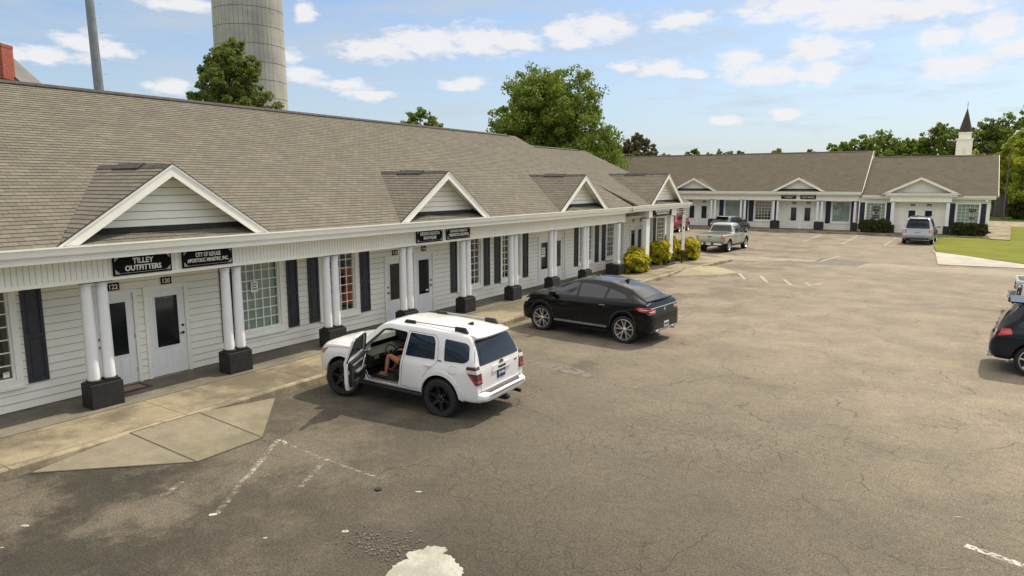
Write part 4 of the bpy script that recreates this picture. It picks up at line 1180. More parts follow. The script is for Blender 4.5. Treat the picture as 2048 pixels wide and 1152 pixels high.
# ================================================================ backdrop buildings, poles, tower
def lerp(a, b, t): return a + (b - a) * t
tw = empty('water_tower', (-81, 60.5, 0), 0, 'round concrete tower of stacked staves rising behind the roof', 'tower')
def tower():
    mb = MB(); n = 96; hs = [0]; z = 0
    while z < 46: z += 2.25; hs.append(z)
    rad = lambda z: 4.62 - .0075 * z
    for i in range(len(hs) - 1):
        for k in range(n):
            t0 = 2 * pi * k / n; t1 = 2 * pi * (k + 1) / n; g = .007 if k % 2 == 0 else .0
            za, zb = hs[i] + .035, hs[i + 1] - .035
            def P(t, z, dr=0): r = rad(z) + dr; return (r * cos(t), r * sin(t), z)
            t0a = t0 + (g if (k % 3 == 0 or k > 40) else 0)
            mb.add([P(t0a, za), P(t1, za), P(t1, zb), P(t0a, zb)])
    mb.build('stave_wall', 'concrete_tower', tw, recalc=False, smooth=True)
    mb = MB(); mb.lathe([(rad(0) - .03, 0), (rad(46) - .03, 46)], n, mi=0); mb.build('joint_core', 'tower_joint', tw, smooth=True)
tower()
pl = empty('light_pole', (-40.9, 20.7, 0), radians(20), 'tall grey steel pole rising behind the near roof', 'pole')
mb = MB(); mb.tube((0, 0, 0), (-.45, -.15, 24), .30, .165, 12)
mb.build('shaft', 'pole_grey', pl, smooth=True, ang=20)
mb = MB()
for i in range(12): mb.tube((.18 - i * .012, .1, 8.5 + i * .75), (.30 - i * .012, .16, 8.5 + i * .75), .008, n=5)
mb.build('step_pegs', 'pole_grey', pl)
ho = empty('brick_house', (-50, 17.3, 0), radians(33), 'tan gabled house with a tall red brick chimney at the upper left corner', 'house')
mb = MB(); mb.box(-1.6, 1.35, 1.6, 2.6, 0, 13.1); mb.box(-1.66, 1.40, 1.54, 2.66, 11.05, 11.12); mb.box(-1.62, 1.37, 1.58, 2.62, 12.95, 13.15)
ch = mb.build('chimney', 'brick_red', ho)
mb = MB()
mb.mesh([(-8, 3, 0), (5.5, 3, 0), (5.5, 3, 7.2), (-1, 3, 13.35), (-8, 3, 7.2), (-8, 4.6, 0), (5.5, 4.6, 0), (5.5, 4.6, 7.2), (-1, 4.6, 13.35), (-8, 4.6, 7.2)], [(0, 1, 2, 3, 4), (9, 8, 7, 6, 5), (0, 5, 6, 1), (1, 6, 7, 2), (4, 9, 5, 0)])
mb.build('wall', 'curtain_beige', ho)
mb = MB()
for s in (1, -1):
    x0 = -1; x1 = -1 + s * 7.2; z1 = 13.6 - 7.2 * .96
    V = [(x0, 2.5, 13.6), (x1, 2.5, z1), (x1, 2.5, z1 - .22), (x0, 2.5, 13.35), (x0, 4.8, 13.6), (x1, 4.8, z1), (x1, 4.8, z1 - .22), (x0, 4.8, 13.35)]
    mb.mesh(V, [(0, 1, 2, 3), (7, 6, 5, 4), (0, 4, 5, 1), (1, 5, 6, 2), (2, 6, 7, 3)])
mb.build('roof', 'grey_wall', ho)
mb = MB()
x0 = -1; x1 = 6.1; z0 = 13.34; z1 = z0 - 7.1 * .96
V = [(x0, 2.46, z0), (x1, 2.46, z1), (x1, 2.46, z1 - .35), (x0, 2.46, z0 - .35), (x0, 2.52, z0), (x1, 2.52, z1), (x1, 2.52, z1 - .35), (x0, 2.52, z0 - .35)]
mb.mesh(V, [(0, 1, 2, 3), (7, 6, 5, 4), (0, 4, 5, 1), (1, 5, 6, 2), (2, 6, 7, 3), (3, 7, 4, 0)])
mb.build('rake_trim', 'white_soffit', ho)
# church steeple behind the far row
st = empty('church', (.0, 100, 0), radians(2), 'white church steeple with dark brown spire behind the far roof', 'church')
mb = MB(); mb.box(-.80, .80, -.80, .80, 0, 9.95); mb.box(-.86, .86, -.86, .86, 9.86, 10.02)
mb.box(-.62, .62, -.62, .62, 10.02, 10.72); mb.box(-.67, .67, -.67, .67, 10.64, 10.78)
mb.build('steeple_base', 'white_siding', st)
mb = MB(); mb.lathe([(.74, 10.78), (.70, 10.9), (.03, 13.55)], 8); mb.build('spire', 'spire_brown', st)
mb = MB(); mb.tube((0, 0, 13.5), (0, 0, 14.35), .025, n=6); mb.box(-.12, .12, -.012, .012, 14.05, 14.09); mb.build('cross', 'pole_grey', st)
mb = MB(); mb.box(-.18, .18, -.83, -.805, 8.3, 9.0); mb.build('louvre', 'white_soffit', st)
mb = MB(); mb.mesh([(-3, 1, 0), (2, 1, 0), (2, 9, 0), (-3, 9, 0), (-3, 1, 4), (2, 1, 4), (2, 9, 4), (-3, 9, 4), (-.5, 1, 5.6), (-.5, 9, 5.6)], [(0, 1, 5, 8, 4), (2, 3, 7, 9, 6), (1, 2, 6, 5), (3, 0, 4, 7)]); mb.build('nave_wall', 'white_siding', st)
mb = MB(); mb.mesh([(-3.2, .8, 3.9), (-.5, .8, 5.75), (2.2, .8, 3.9), (-3.2, 9.2, 3.9), (-.5, 9.2, 5.75), (2.2, 9.2, 3.9)], [(0, 1, 4, 3), (1, 2, 5, 4)]); mb.build('nave_roof', 'ridge_dark', st, recalc=False)
# grey building and utility pole at far right
gb = empty('warehouse', (22, 128, 0), 0, 'plain grey wall building behind the trees at far right', 'building')
mb = MB(); mb.box(-17.5, 20, -6, 8, 0, 4.1); mb.build('wall', 'grey_wall', gb)
mb = MB(); mb.box(-17.8, 20.3, -6.3, 8.3, 4.1, 4.3); mb.build('roof', 'concrete_curb', gb)
up = empty('utility_pole', (5.15, 112, 0), 0, 'wooden utility pole at the corner beyond the far shops', 'pole')
mb = MB(); mb.tube((0, 0, 0), (0, 0, 9), .12, .09, 10); mb.build('shaft', 'wood_pole', up, smooth=True)
# slim white post sign between the yellow bushes
ps = empty('post_sign', (-13.12, 38.15, .15), radians(18), 'narrow white vertical sign on a black post among the yellow bushes', 'sign')
mb = MB(); mb.box(-.05, .05, -.04, .04, 0, 2.75); mb.build('post', 'black_trim', ps)
mb = MB(); mb.box(-.035, .135, -.075, -.045, .75, 1.38); mb.box(-.035, .135, -.075, -.045, 1.40, 2.75); mb.build('panel', 'white_trim', ps)
mb = MB(); mb.box(.025, .075, -.079, -.0755, 1.95, 2.12)
for i in range(5): mb.box(.03, .07, -.079, -.0755, 2.3 + i * .075, 2.33 + i * .075)
mb.build('print', 'plate_dark', ps)
# lost black cap and rag on the asphalt
cp = empty('drain_cap', (-7.12, 7.19, .0), 0, 'small round black cap lying on the asphalt', 'cap')
mb = MB(); mb.lathe([(.055, 0), (.055, .018), (.045, .028), (.02, .03)], 18); mb.build('disc', 'rubber', cp, smooth=True)
# ---------------------------------------------------------------- vegetation
def leafquad(V, F, c, s, r):
    a = r.uniform(0, 2 * pi); u = r.uniform(-1, 1); q = sqrt(1 - u * u)
    n = Vector((q * cos(a), q * sin(a), u * .8 + .35)).normalized()
    t = n.orthogonal().normalized(); b = n.cross(t); w = r.uniform(0, 2 * pi)
    t2 = t * cos(w) + b * sin(w); b2 = n.cross(t2)
    k = len(V); s2 = s * r.uniform(.5, .8)
    V.append(c + t2 * s); V.append(c + b2 * s2 + n * s * .15); V.append(c - t2 * s); V.append(c - b2 * s2 + n * s * .15)
    F.append((k, k + 1, k + 2, k + 3))
def limbs(mb, base, top, r0, r, tips):
    """tapered trunk with forking limbs"""
    base = Vector(base); top = Vector(top)
    mb.tube(base, base + Vector((0, 0, .6)), r0 * 1.25, r0, 10)
    p = base + Vector((0, 0, .6)); n = 5
    pts = [p]
    for i in range(1, n + 1):
        q = p.lerp(top, i / n) + Vector((r.uniform(-.1, .1), r.uniform(-.1, .1), 0)) * (top - p).length * .12
        pts.append(q)
    for i in range(n): mb.tube(pts[i], pts[i + 1], r0 * (1 - .8 * i / n), r0 * (1 - .8 * (i + 1) / n), 8)
    for t in tips:
        t = Vector(t); k = r.randint(1, n - 1); s = pts[k]; m = s.lerp(t, .5) + Vector((0, 0, -.06 * (t - s).length))
        rr_ = r0 * (.5 - .07 * k)
        mb.tube(s, m, rr_, rr_ * .65, 6); mb.tube(m, t, rr_ * .65, rr_ * .2, 6)
def tree(name, loc, h, w, zlo, label, m, nleaf=14000, leaf=.16, seed=1, group=None, shape=None, nl=26, flat=1.0, shell=.55, trunk=True):
    """trunk + crown of leaf clusters; crown between zlo and h, width w; shape(t)->relative radius"""
    r = random.Random(seed)
    e = empty(name, loc, r.uniform(0, 6.28) if shape is None else 0, label, 'tree', group)
    shape = shape or (lambda t: sqrt(max(0., 1 - (max(0, t - .25) / .80) ** 2.2)))
    lobes = []
    H = h - zlo
    for i in range(nl):
        t = (i + .5) / nl
        t = t * .96
        R_ = w / 2 * max(.12, min(1, shape(t)))
        lr = min(w * .5, H * .6) * r.uniform(.26, .40) * (1 - .3 * t)
        a = i * 2.4 + r.uniform(-.4, .4); d = max(0, (R_ - lr * .8)) * r.choice((1, 1, .95, .6, .3))
        lobes.append((Vector((d * cos(a), d * sin(a), zlo + lr * .5 + t * (H - lr * 1.3))), lr))
    lobes.append((Vector((r.uniform(-.1, .1) * w, 0, h - w * .10)), w * .11))
    V = []; F = []
    tot = sum(l[1] ** 2 for l in lobes)
    for c, lr in lobes:
        k = int(nleaf * lr * lr / tot)
        # secondary clumps on the lobe
        subs = []
        for j in range(16):
            u = r.uniform(-1, 1); a = r.uniform(0, 2 * pi); q = sqrt(1 - u * u)
            subs.append((c + Vector((q * cos(a), q * sin(a), u * flat)) * lr * r.uniform(.55, 1.05), lr * r.uniform(.22, .48)))
        for j in range(k):
            sc_, sr = r.choice(subs)
            u = r.uniform(-1, 1); a = r.uniform(0, 2 * pi); q = sqrt(1 - u * u); rad = sr * (r.random() ** .4)
            leafquad(V, F, sc_ + Vector((q * cos(a), q * sin(a), u * .8)) * rad, leaf * r.uniform(.6, 1.25), r)
    mb = MB(); mb.v = [tuple(v) for v in V]; mb.f = F; mb.mi = [0] * len(F); mb.uv = [None] * len(F)
    mb.build('crown', m, e, recalc=False)
    if trunk:
        mb = MB(); limbs(mb, (0, 0, 0), (0, 0, h * .86), max(.12, h * .022), r, [l[0] for l in lobes[::2]]); mb.build('trunk', 'bark', e, smooth=True, recalc=False)
    return e
tree('broadleaf_tree', (-50.6, 35.6, 0), 16.4, 7.6, 6.5, 'rounded dark green tree in front of the concrete tower', 'leaf_deep', 42000, .13, 3, nl=38)
tree('broadleaf_tree', (-60.6, 70.8, 0), 14.6, 7.0, 7.0, 'small green treetop showing over the middle of the near roof', 'leaf_green', 9000, .2, 5)
tree('oak_tree', (-39.3, 67.4, 0), 17.6, 17.6, 3.0, 'largest green tree rising behind the end of the near roof', 'leaf_green', 105000, .165, 8, nl=70, shape=lambda t: 1.05 - .55 * t ** 2.0)
tree('broadleaf_tree', (-44.2, 105, 0), 12.7, 7.6, 4, 'brownish dark round tree right of the largest tree', 'leaf_brown', 9000, .26, 11)
G = 'treetops peeping over the far roof'
for i, (x, y, h, w, l) in enumerate([(-47.6, 127, 10.4, 6, 'leftmost low treetop over the far roof'), (-43.3, 130, 11.3, 5.6, 'small dark treetop over the left of the far roof'), (-38.5, 132.6, 10.9, 9, 'wide thin treetop over the far roof above its left dormer'),
        (-35.4, 134, 10.8, 3.5, 'narrow treetop over the middle of the far roof'), (-29.5, 138.8, 11.2, 8.5, 'pointed treetop over the far roof above its right dormer'), (-24.6, 142, 11.2, 5, 'treetop over the far roof nearest the bigger tree group')]):
    tree('distant_tree', (x, y, 0), h, w, 5, l, 'leaf_deep', 3500, .28, 20 + i, G, nl=14)
G = 'trees behind the right end of the far shops'
for i, (x, y, h, w, m, l, zl) in enumerate([(-17.9, 134, 12.0, 8.5, 'leaf_green', 'first tree right of the low treetops behind the far roof', 5), (-13.3, 137, 13.6, 13, 'leaf_green', 'broad green tree behind the far roof left of the steeple', 5), (-7.6, 139, 12.4, 11, 'leaf_green', 'lower bright green tree behind the joint of the far roofs', 5),
        (-2.9, 141, 15.2, 11, 'leaf_deep', 'dark airy tree directly behind the white steeple', 5), (2.6, 148, 16.0, 12, 'leaf_deep', 'tall dark tree just right of the steeple', 5), (9.0, 150, 18.0, 14, 'leaf_green', 'tall green tree at the right edge of the picture', 5), (1.5, 128, 9.4, 7, 'leaf_bright', 'low yellow green tree between steeple and utility pole', 4),
        (16, 150, 16, 10, 'leaf_green', 'green tree outside the right edge', 5)]):
    if x > 15: continue
    tree('background_tree', (x, y, 0), h, w, zl - 2, l, m, 20000, .22, 40 + i, G, nl=34)
tree('maple_tree', (9.3, 117, 0), 13.2, 11.5, 2.4, 'bright yellow green tree hanging over the road at far right', 'leaf_bright', 36000, .19, 60, nl=40)
# clipped shrubs
def shrub(name, loc, sx, sy, sz, label, m, n=7000, leaf=.045, seed=1, group=None, rz=0., cat='shrub'):
    r = random.Random(seed)
    e = empty(name, loc, rz, label, cat, group)
    V = []; F = []
    def surf(k=1.):
        # superellipsoid: boxy clipped shape
        u = r.uniform(-1, 1); a = r.uniform(0, 2 * pi); q = sqrt(1 - u * u)
        d = Vector((q * cos(a), q * sin(a), u)); p = 3.2
        L = (abs(d.x) ** p + abs(d.y) ** p + abs(d.z) ** p) ** (1 / p)
        d /= L
        bum = .97 + .13 * sin(d.x * 5 + seed) * cos(d.y * 6 + 1) + .10 * sin(d.z * 6 + d.x * 4 + seed * 2) + .06 * sin(d.y * 12 + d.z * 9)
        return Vector((d.x * sx / 2, d.y * sy / 2, d.z * sz / 2)) * bum * k + Vector((0, 0, sz / 2))
    for i in range(n):
        leafquad(V, F, surf(1 - abs(r.gauss(0, .06)) + (.02 if r.random() < .8 else r.uniform(.02, .10))), leaf * r.uniform(.6, 1.4), r)
    mb = MB(); mb.v = [tuple(v) for v in V]; mb.f = F; mb.mi = [0] * len(F); mb.uv = [None] * len(F)
    mb.build('foliage', m, e, recalc=False)
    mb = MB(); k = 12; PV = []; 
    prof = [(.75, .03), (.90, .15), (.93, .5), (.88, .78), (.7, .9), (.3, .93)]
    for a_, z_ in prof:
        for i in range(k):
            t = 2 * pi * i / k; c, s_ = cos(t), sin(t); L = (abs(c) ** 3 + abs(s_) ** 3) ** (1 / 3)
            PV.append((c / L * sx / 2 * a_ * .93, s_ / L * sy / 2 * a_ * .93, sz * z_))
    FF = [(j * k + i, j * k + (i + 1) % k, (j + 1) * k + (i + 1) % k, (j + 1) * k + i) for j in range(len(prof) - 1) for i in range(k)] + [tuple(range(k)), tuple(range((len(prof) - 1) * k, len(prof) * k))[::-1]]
    mb.mesh(PV, FF); mb.build('dark_core', 'leaf_core', e, smooth=True)  # closed dark core added to fill the leaf shell
    return e
GY = 'golden shrubs by the last porch'
shrub('golden_shrub', (-13.72, 32.95, .15), 1.05, 1.5, .92, 'front golden yellow shrub behind the wide black pedestal', 'leaf_yellow', 9000, .05, 1, GY)
shrub('golden_shrub', (-14.15, 34.0, .15), 1.0, 1.1, 1.12, 'greener golden shrub tucked behind the front yellow one', 'leaf_yellow', 6000, .05, 2, GY)
shrub('golden_shrub', (-14.0, 37.0, .15), 1.0, 1.15, 1.25, 'golden shrub left of the last square column', 'leaf_yellow', 7000, .05, 3, GY)
shrub('golden_shrub', (-13.45, 40.05, .15), 1.25, 1.4, 1.18, 'golden shrub behind the narrow post sign nearest the car park', 'leaf_yellow', 9000, .05, 4, GY)
shrub('golden_shrub', (-14.25, 39.35, .15), .8, .9, 1.42, 'golden shrub half hidden behind the last column', 'leaf_yellow', 5000, .05, 5, GY)
GH = 'dark clipped hedges at the far shops'
shrub('hedge_shrub', (-6.95, 72.25, .15), 1.4, 1.0, 1.15, 'left one of two dark hedge shrubs beside the far downspout', 'leaf_hedge', 3500, .08, 6, GH)
shrub('hedge_shrub', (-5.85, 72.25, .15), 1.3, 1.0, 1.15, 'right one of two dark hedge shrubs, next to the far portico', 'leaf_hedge', 3500, .08, 7, GH)
shrub('hedge_shrub', (.35, 72.25, .15), 1.55, 1.0, 1.05, 'left half of the dark hedge under the rightmost window', 'leaf_hedge', 3500, .08, 8, GH)
shrub('hedge_shrub', (1.55, 72.25, .15), 1.45, 1.0, 1.05, 'right half of the dark hedge under the rightmost window', 'leaf_hedge', 3500, .08, 9, GH)
shrub('roadside_bush', (8.0, 115, 0), 4.6, 3, 2.9, 'wide dark green bush before the grey wall', 'leaf_hedge', 5000, .16, 10)
# soil under the golden shrubs
o = sheet('planting_bed', blobpoly(-14.2, 36.0, .9, 5.2, 26, 2, 0, .12), .162, 'mulch'); 
# ---------------------------------------------------------------- vehicles (frame: x forward, y left, z up)
def chaikin(P, it=2):
    for _ in range(it):
        Q = [P[0]]
        for a, b in zip(P, P[1:]):
            Q.append((a[0] * .75 + b[0] * .25, a[1] * .75 + b[1] * .25)); Q.append((a[0] * .25 + b[0] * .75, a[1] * .25 + b[1] * .75))
        Q.append(P[-1]); P = Q
    return P
def loft(S, crown=.035, smooth=4, step=.05, edge=.05, tuck=.10):
    """S rows: x, z_bottom, z_belt, z_top, w_mid, w_belt, w_top -> verts, faces of a closed shell"""
    T = []
    for a, b in zip(S, S[1:]):
        n = max(2, int(sqrt(sum((p - q) ** 2 for p, q in zip(a, b))) / step))
        for i in range(n): T.append([p + (q - p) * i / n for p, q in zip(a, b)])
    T.append(list(S[-1]))
    for _ in range(smooth):
        T = [T[0]] + [[.25 * T[i - 1][k] + .5 * T[i][k] + .25 * T[i + 1][k] for k in range(7)] for i in range(1, len(T) - 1)] + [T[-1]]
    rings = []
    for x, zb, zs, zt, wm, wb, wt in T:
        e = min(edge, (zt - zs) * .5 + .005); cr = crown * min(1, (zt - zb) / .5)
        H = [(0, zb), (wm * .78, zb), (wm * .955, zb + tuck * .35), (wm * .985, zb + tuck), (wm, zb + (zs - zb) * .5), (wm * .993, zs - (zs - zb) * .18), (wb + .012, zs - .035), (wb, zs), (wb + (wt - wb) * .08, zs + (zt - zs) * .08),
             (wb + (wt - wb) * .5 + .012, zs + (zt - zs) * .5), (wt + .004, zt - e), (wt - e * .5, zt - e * .35), (wt - e * 1.6, zt + cr * .12), (wt * .5, zt + cr * .75), (0, zt + cr)]
        H = chaikin(H, 2)
        rings.append((x, H))
    V = []; m = len(rings[0][1]); N = 2 * m - 2
    for x, H in rings:
        V += [(x, y, z) for y, z in H] + [(x, -y, z) for y, z in H[-2:0:-1]]
    F = []
    for j in range(len(rings) - 1):
        for i in range(N):
            F.append((j * N + i, (j + 1) * N + i, (j + 1) * N + (i + 1) % N, j * N + (i + 1) % N))
    F.append(tuple(range(N))); F.append(tuple(range((len(rings) - 1) * N, len(rings) * N))[::-1])
    return V, F
def roundpoly(P, r, n=4):
    out = []; L = len(P)
    for i in range(L):
        p = Vector(P[i]); a = Vector(P[i - 1]); b = Vector(P[(i + 1) % L])
        da = (a - p); db = (b - p); k = min(r, da.length * .45, db.length * .45)
        s = p + da.normalized() * k; e = p + db.normalized() * k
        for j in range(n + 1):
            t = j / n; q = s * (1 - t) ** 2 + p * 2 * t * (1 - t) + e * t * t; out.append((q.x, q.y))
    return out
DIRS = {'L': (Vector((0, -1, 0)), lambda u, v: Vector((u, 4, v))), 'R': (Vector((0, 1, 0)), lambda u, v: Vector((u, -4, v))),
        'B': (Vector((1, 0, 0)), lambda u, v: Vector((-8, u, v))), 'F': (Vector((-1, 0, 0)), lambda u, v: Vector((8, u, v))), 'T': (Vector((0, 0, -1)), lambda u, v: Vector((u, v, 5)))}
class Shell:
    def __init__(s, V, F): s.bvh = BVHTree.FromPolygons(V, F); s.mp = None
    def hit(s, side, u, v):
        if s.mp: u, v = s.mp(side, u, v)
        d, f = DIRS[side]; o = f(u, v)
        h = s.bvh.ray_cast(o, d)
        k = 0
        while h[0] is None and k < 30:      # just past the silhouette: slide back on to the body
            k += 1
            if side in 'BF': u *= .99
            elif side == 'T': v *= .99
            else: v += .006 if v < .9 else -.006
            h = s.bvh.ray_cast(f(u, v), d)
        if h[0] is None:
            n = s.bvh.find_nearest(f(u, v) + d * 3); return n[0], n[1]
        return h[0], (h[1] if h[1].dot(d) < 0 else -h[1])
    def decal(s, side, P, off=.006, r=.03, grid=.07, mb=None, mi=0, skirt=.02, tf=None):
        if r: P = roundpoly(P, r)
        Q = []
        for a, b in zip(P, P[1:] + P[:1]):
            n = max(1, int(math.hypot(a[0] - b[0], a[1] - b[1]) / grid))
            Q += [(a[0] + (b[0] - a[0]) * i / n, a[1] + (b[1] - a[1]) * i / n) for i in range(n)]
        nb = len(Q)
        x0, x1 = min(q[0] for q in Q), max(q[0] for q in Q); y0, y1 = min(q[1] for q in Q), max(q[1] for q in Q)
        pts = [Vector(q) for q in Q]
        nx = int((x1 - x0) / grid); ny = int((y1 - y0) / grid)
        for i in range(1, nx):
            for j in range(1, ny): pts.append(Vector((x0 + (x1 - x0) * i / nx, y0 + (y1 - y0) * j / ny)))
        vs, es, fs, *_ = geometry.delaunay_2d_cdt(pts, [(i, (i + 1) % nb) for i in range(nb)], [tuple(range(nb))], 1, 1e-5)
        top = []; bot = []
        for v in vs:
            p, n = s.hit(side, v.x, v.y)
            top.append(p + n * off); bot.append(p - n * skirt)
        mb = mb or MB()
        k = len(vs)
        cnt = {}
        for f in fs:
            for a, b in zip(f, f[1:] + f[:1]): cnt[tuple(sorted((a, b)))] = cnt.get(tuple(sorted((a, b))), 0) + 1
        F = [tuple(f) for f in fs]
        for f in fs:
            for a, b in zip(f, f[1:] + f[:1]):
                if cnt[tuple(sorted((a, b)))] == 1: F.append((b, a, a + k, b + k))
        mb.mesh([tuple(t) for t in top] + [tuple(t) for t in bot], F, mi)
        return mb
    def seam(s, side, line, w=.008, mb=None, mi=0, off=.002):
        """thin shut line along a polyline"""
        mb = mb or MB()
        pts = []
        for a, b in zip(line, line[1:]):
            n = max(1, int(math.hypot(a[0] - b[0], a[1] - b[1]) / .05))
            pts += [(a[0] + (b[0] - a[0]) * i / n, a[1] + (b[1] - a[1]) * i / n) for i in range(n)]
        pts.append(line[-1])
        for a, b in zip(pts, pts[1:]):
            dx, dy = b[0] - a[0], b[1] - a[1]; l = math.hypot(dx, dy) or 1; nx, ny = -dy / l * w / 2, dx / l * w / 2
            q = []
            for p in ((a[0] - nx, a[1] - ny), (a[0] + nx, a[1] + ny), (b[0] + nx, b[1] + ny), (b[0] - nx, b[1] - ny)):
                h, n = s.hit(side, *p); q.append(tuple(h + n * off))
            mb.add(q, mi)
        return mb
def boolean(o, cutter, op='DIFFERENCE'):
    m = o.modifiers.new('b', 'BOOLEAN'); m.object = cutter; m.operation = op; m.solver = 'EXACT'
    bpy.context.view_layer.update()
    me = bpy.data.meshes.new_from_object(o.evaluated_get(bpy.context.evaluated_depsgraph_get()))
    o.modifiers.clear(); old = o.data; me.name = old.name; o.data = me
    bpy.data.objects.remove(cutter)
def wheel(e, x, y, r, w, side, style='five', rim='rim_silver', rr=None, steer=0., cover=None):
    """wheel > tyre, rim ; axle along y"""
    wh = empty('wheel', (x, y, r)); wh.parent = e; wh.rotation_euler = (0, 0, steer)
    rr = rr or r * (.76 if style in ('five', 'seven', 'ten') else .66)
    h = w / 2
    prof = [(rr, -h * .8), (rr + .02, -h * .95), (r * .9, -h * .98), (r * .97, -h * .86), (r, -h * .6), (r, h * .6), (r * .97, h * .86), (r * .9, h * .98), (rr + .02, h * .95), (rr, h * .8)]
    mb = MB(); mb.lathe(prof, 48, axis='y', close=True)
    # tread grooves as blocks
    for k in range(48):
        t = 2 * pi * k / 48
        for q in (-.34, 0.0, .34):
            c = Vector((cos(t + q * .2) * (r + .002), q * w, sin(t + q * .2) * (r + .002))); a = Vector((cos(t), 0, sin(t))); b = Vector((-sin(t), 0, cos(t)))
            P = [c + a * i * .005 + b * j * r * .045 + Vector((0, l * w * .12, 0)) for i in (-1, 1) for j in (-1, 1) for l in (-1, 1)]
            mb.mesh([tuple(p) for p in P], [(4, 5, 7, 6), (0, 1, 5, 4), (2, 3, 7, 6), (0, 2, 6, 4), (1, 3, 7, 5)])
    mb.build('tyre', 'rubber', wh, smooth=True, ang=30)
    s = side
    mb = MB()
    f = s * h * .80
    mb.lathe([(rr + .004, f), (rr + .004, f + s * .012), (rr - .012, f + s * .016), (rr - .022, f), (rr - .03, f - s * .05), (rr - .04, f - s * .09), (rr - .035, -f), (rr, -f)], 48, axis='y', mi=0, close=True)
    mb.lathe([(rr - .04, f - s * .10), (rr - .04, f - s * .11)], 32, axis='y', mi=1)   # dark barrel behind the spokes
    n = {'five': 5, 'six': 6, 'ten': 10, 'seven': 7}[style]
    for k in range(n):
        t = 2 * pi * k / n + .3
        arms = ((-.23, .028), (.23, .028)) if style == 'five' else ((0, .04 if style == 'six' else .026),)
        wd_k = .62 if style == 'five' else 1.0
        for da, wd in arms:
            wd = wd * wd_k
            a0 = Vector((cos(t + da * .25), 0, sin(t + da * .25))); a1 = Vector((cos(t + da), 0, sin(t + da)))
            p0 = a0 * rr * .14; p1 = a1 * (rr - .016)
            side_v = Vector((-(p1 - p0).z, 0, (p1 - p0).x)).normalized()
            w0, w1 = wd * 1.0, wd * .8
            P = [p0 - side_v * w0, p0 + side_v * w0, p1 + side_v * w1, p1 - side_v * w1]
            V = [(p.x, f - s * .030, p.z) for p in P[:2]] + [(p.x, f + s * .004, p.z) for p in P[2:]] + [(p.x, f - s * .075, p.z) for p in P]
            mb.mesh(V, [(0, 1, 2, 3), (0, 4, 5, 1), (1, 5, 6, 2), (2, 6, 7, 3), (3, 7, 4, 0)], 0)
    mb.lathe([(rr * .2, f - s * .075), (rr * .2, f - s * .03), (rr * .13, f - s * .012), (.01, f - s * .012)], 20, axis='y', mi=0)
    for k in range(6):
        t = 2 * pi * k / 6
        c = (cos(t) * rr * .27, sin(t) * rr * .27)
        mb.tube((c[0], f - s * .06, c[1]), (c[0], f - s * .022, c[1]), .011, n=6, mi=2)
    mb.build('rim', [rim, 'rim_black', 'rim_silver'], wh, smooth=True, ang=30)
    return wh
def plate(e, sh, z, text, m='plate_white', tm='plate_text', side='B', y=0., w=.31, h=.16, tilt=0.):
    p, n = sh.hit(side, y, z); s = -1 if side == 'B' else 1
    mb = MB(); mb.box(p.x + s * .004, p.x + s * .018, y - w / 2, y + w / 2, z - h / 2, z + h / 2, 0)
    mb.box(p.x + s * .002, p.x + s * .012, y - w / 2 - .012, y + w / 2 + .012, z - h / 2 - .012, z + h / 2 + .012, 1)
    o = mb.build('licence_plate', [m, 'car_trim'], e)
    put_text('lettering', text, w * .8, h * .45, tm, o, (p.x + s * .020, y, z), (pi / 2, 0, -pi / 2 if s < 0 else pi / 2), .02)
    return o
def mirror(e, x, y, z, m, s=1):
    mb = MB()
    a = s * y
    mb.mesh([(x - .08, a, z), (x + .09, a, z + .02), (x + .07, a + s * .2, z + .02), (x - .07, a + s * .2, z), (x - .08, a, z + .13), (x + .08, a, z + .14), (x + .06, a + s * .19, z + .16), (x - .07, a + s * .19, z + .16)],
            [(0, 3, 2, 1), (4, 5, 6, 7), (0, 1, 5, 4), (1, 2, 6, 5), (2, 3, 7, 6), (3, 0, 4, 7)])
    o = mb.build('wing_mirror', [m], e, smooth=True, bevel=.025, seg=3)
    mb = MB(); mb.tube((x + .03, a - s * .06, z + .02), (x + .02, a + s * .06, z + .05), .022, n=8); mb.build('mirror_arm', 'car_trim', o)
def handle(e, sh, side, x, z, m, w=.18):
    p, n = sh.hit(side, x, z); s = 1 if side == 'L' else -1
    mb = MB(); mb.box(x - w / 2, x + w / 2, p.y + s * .012, p.y + s * .034, z - .016, z + .016); 
    mb.build('door_handle', m, e, bevel=.007, smooth=True)
def vehicle(name, label, S, m, wb, R_, tw, loc, rz, scale=1., arch=.07, trim='car_trim', crown=.035, style='five', rim='rim_silver', steer=0., wsteer=None, yw=None, wy=.0, group=None, smooth=4, wellpad=None, pitch=0., cat='car', tuck=.10):
    e = empty(name, loc, rz, label, cat, group, scale)
    e.rotation_euler = (0, -pitch, rz)
    V, F = loft(S, crown, smooth, tuck=tuck)
    sh = Shell([Vector(v) for v in V], F)
    mb = MB(); mb.v = V; mb.f = F; mb.mi = [0] * len(F); mb.uv = [None] * len(F)
    b = mb.build('body', [m, 'car_trim', 'interior_dark'], e)
    W_ = max(r[4] for r in S)
    for x in (-wb / 2, wb / 2):
        for s in (-1, 1):
            c = MB(); c.tube((x, s * (W_ - .36), R_ + .02), (x, s * (W_ + .3), R_ + .02), R_ + arch, n=40, mi=1)
            co = c.build('cut', [m, 'car_trim', 'interior_dark'])
            co.parent = e
            boolean(b, co)
    for x in (-wb / 2, wb / 2):
        for s in (-1, 1):
            wheel(e, x, s * (W_ - tw / 2 - .015 - wy), R_, tw, s, style, rim, steer=(steer if x > 0 else 0))
    e['W'] = 0; del e['W']
    return e, b, sh
def finish(b, ang=32):
    b.data.polygons.foreach_set('use_smooth', [True] * len(b.data.polygons)); b.data.set_sharp_from_angle(angle=radians(ang))
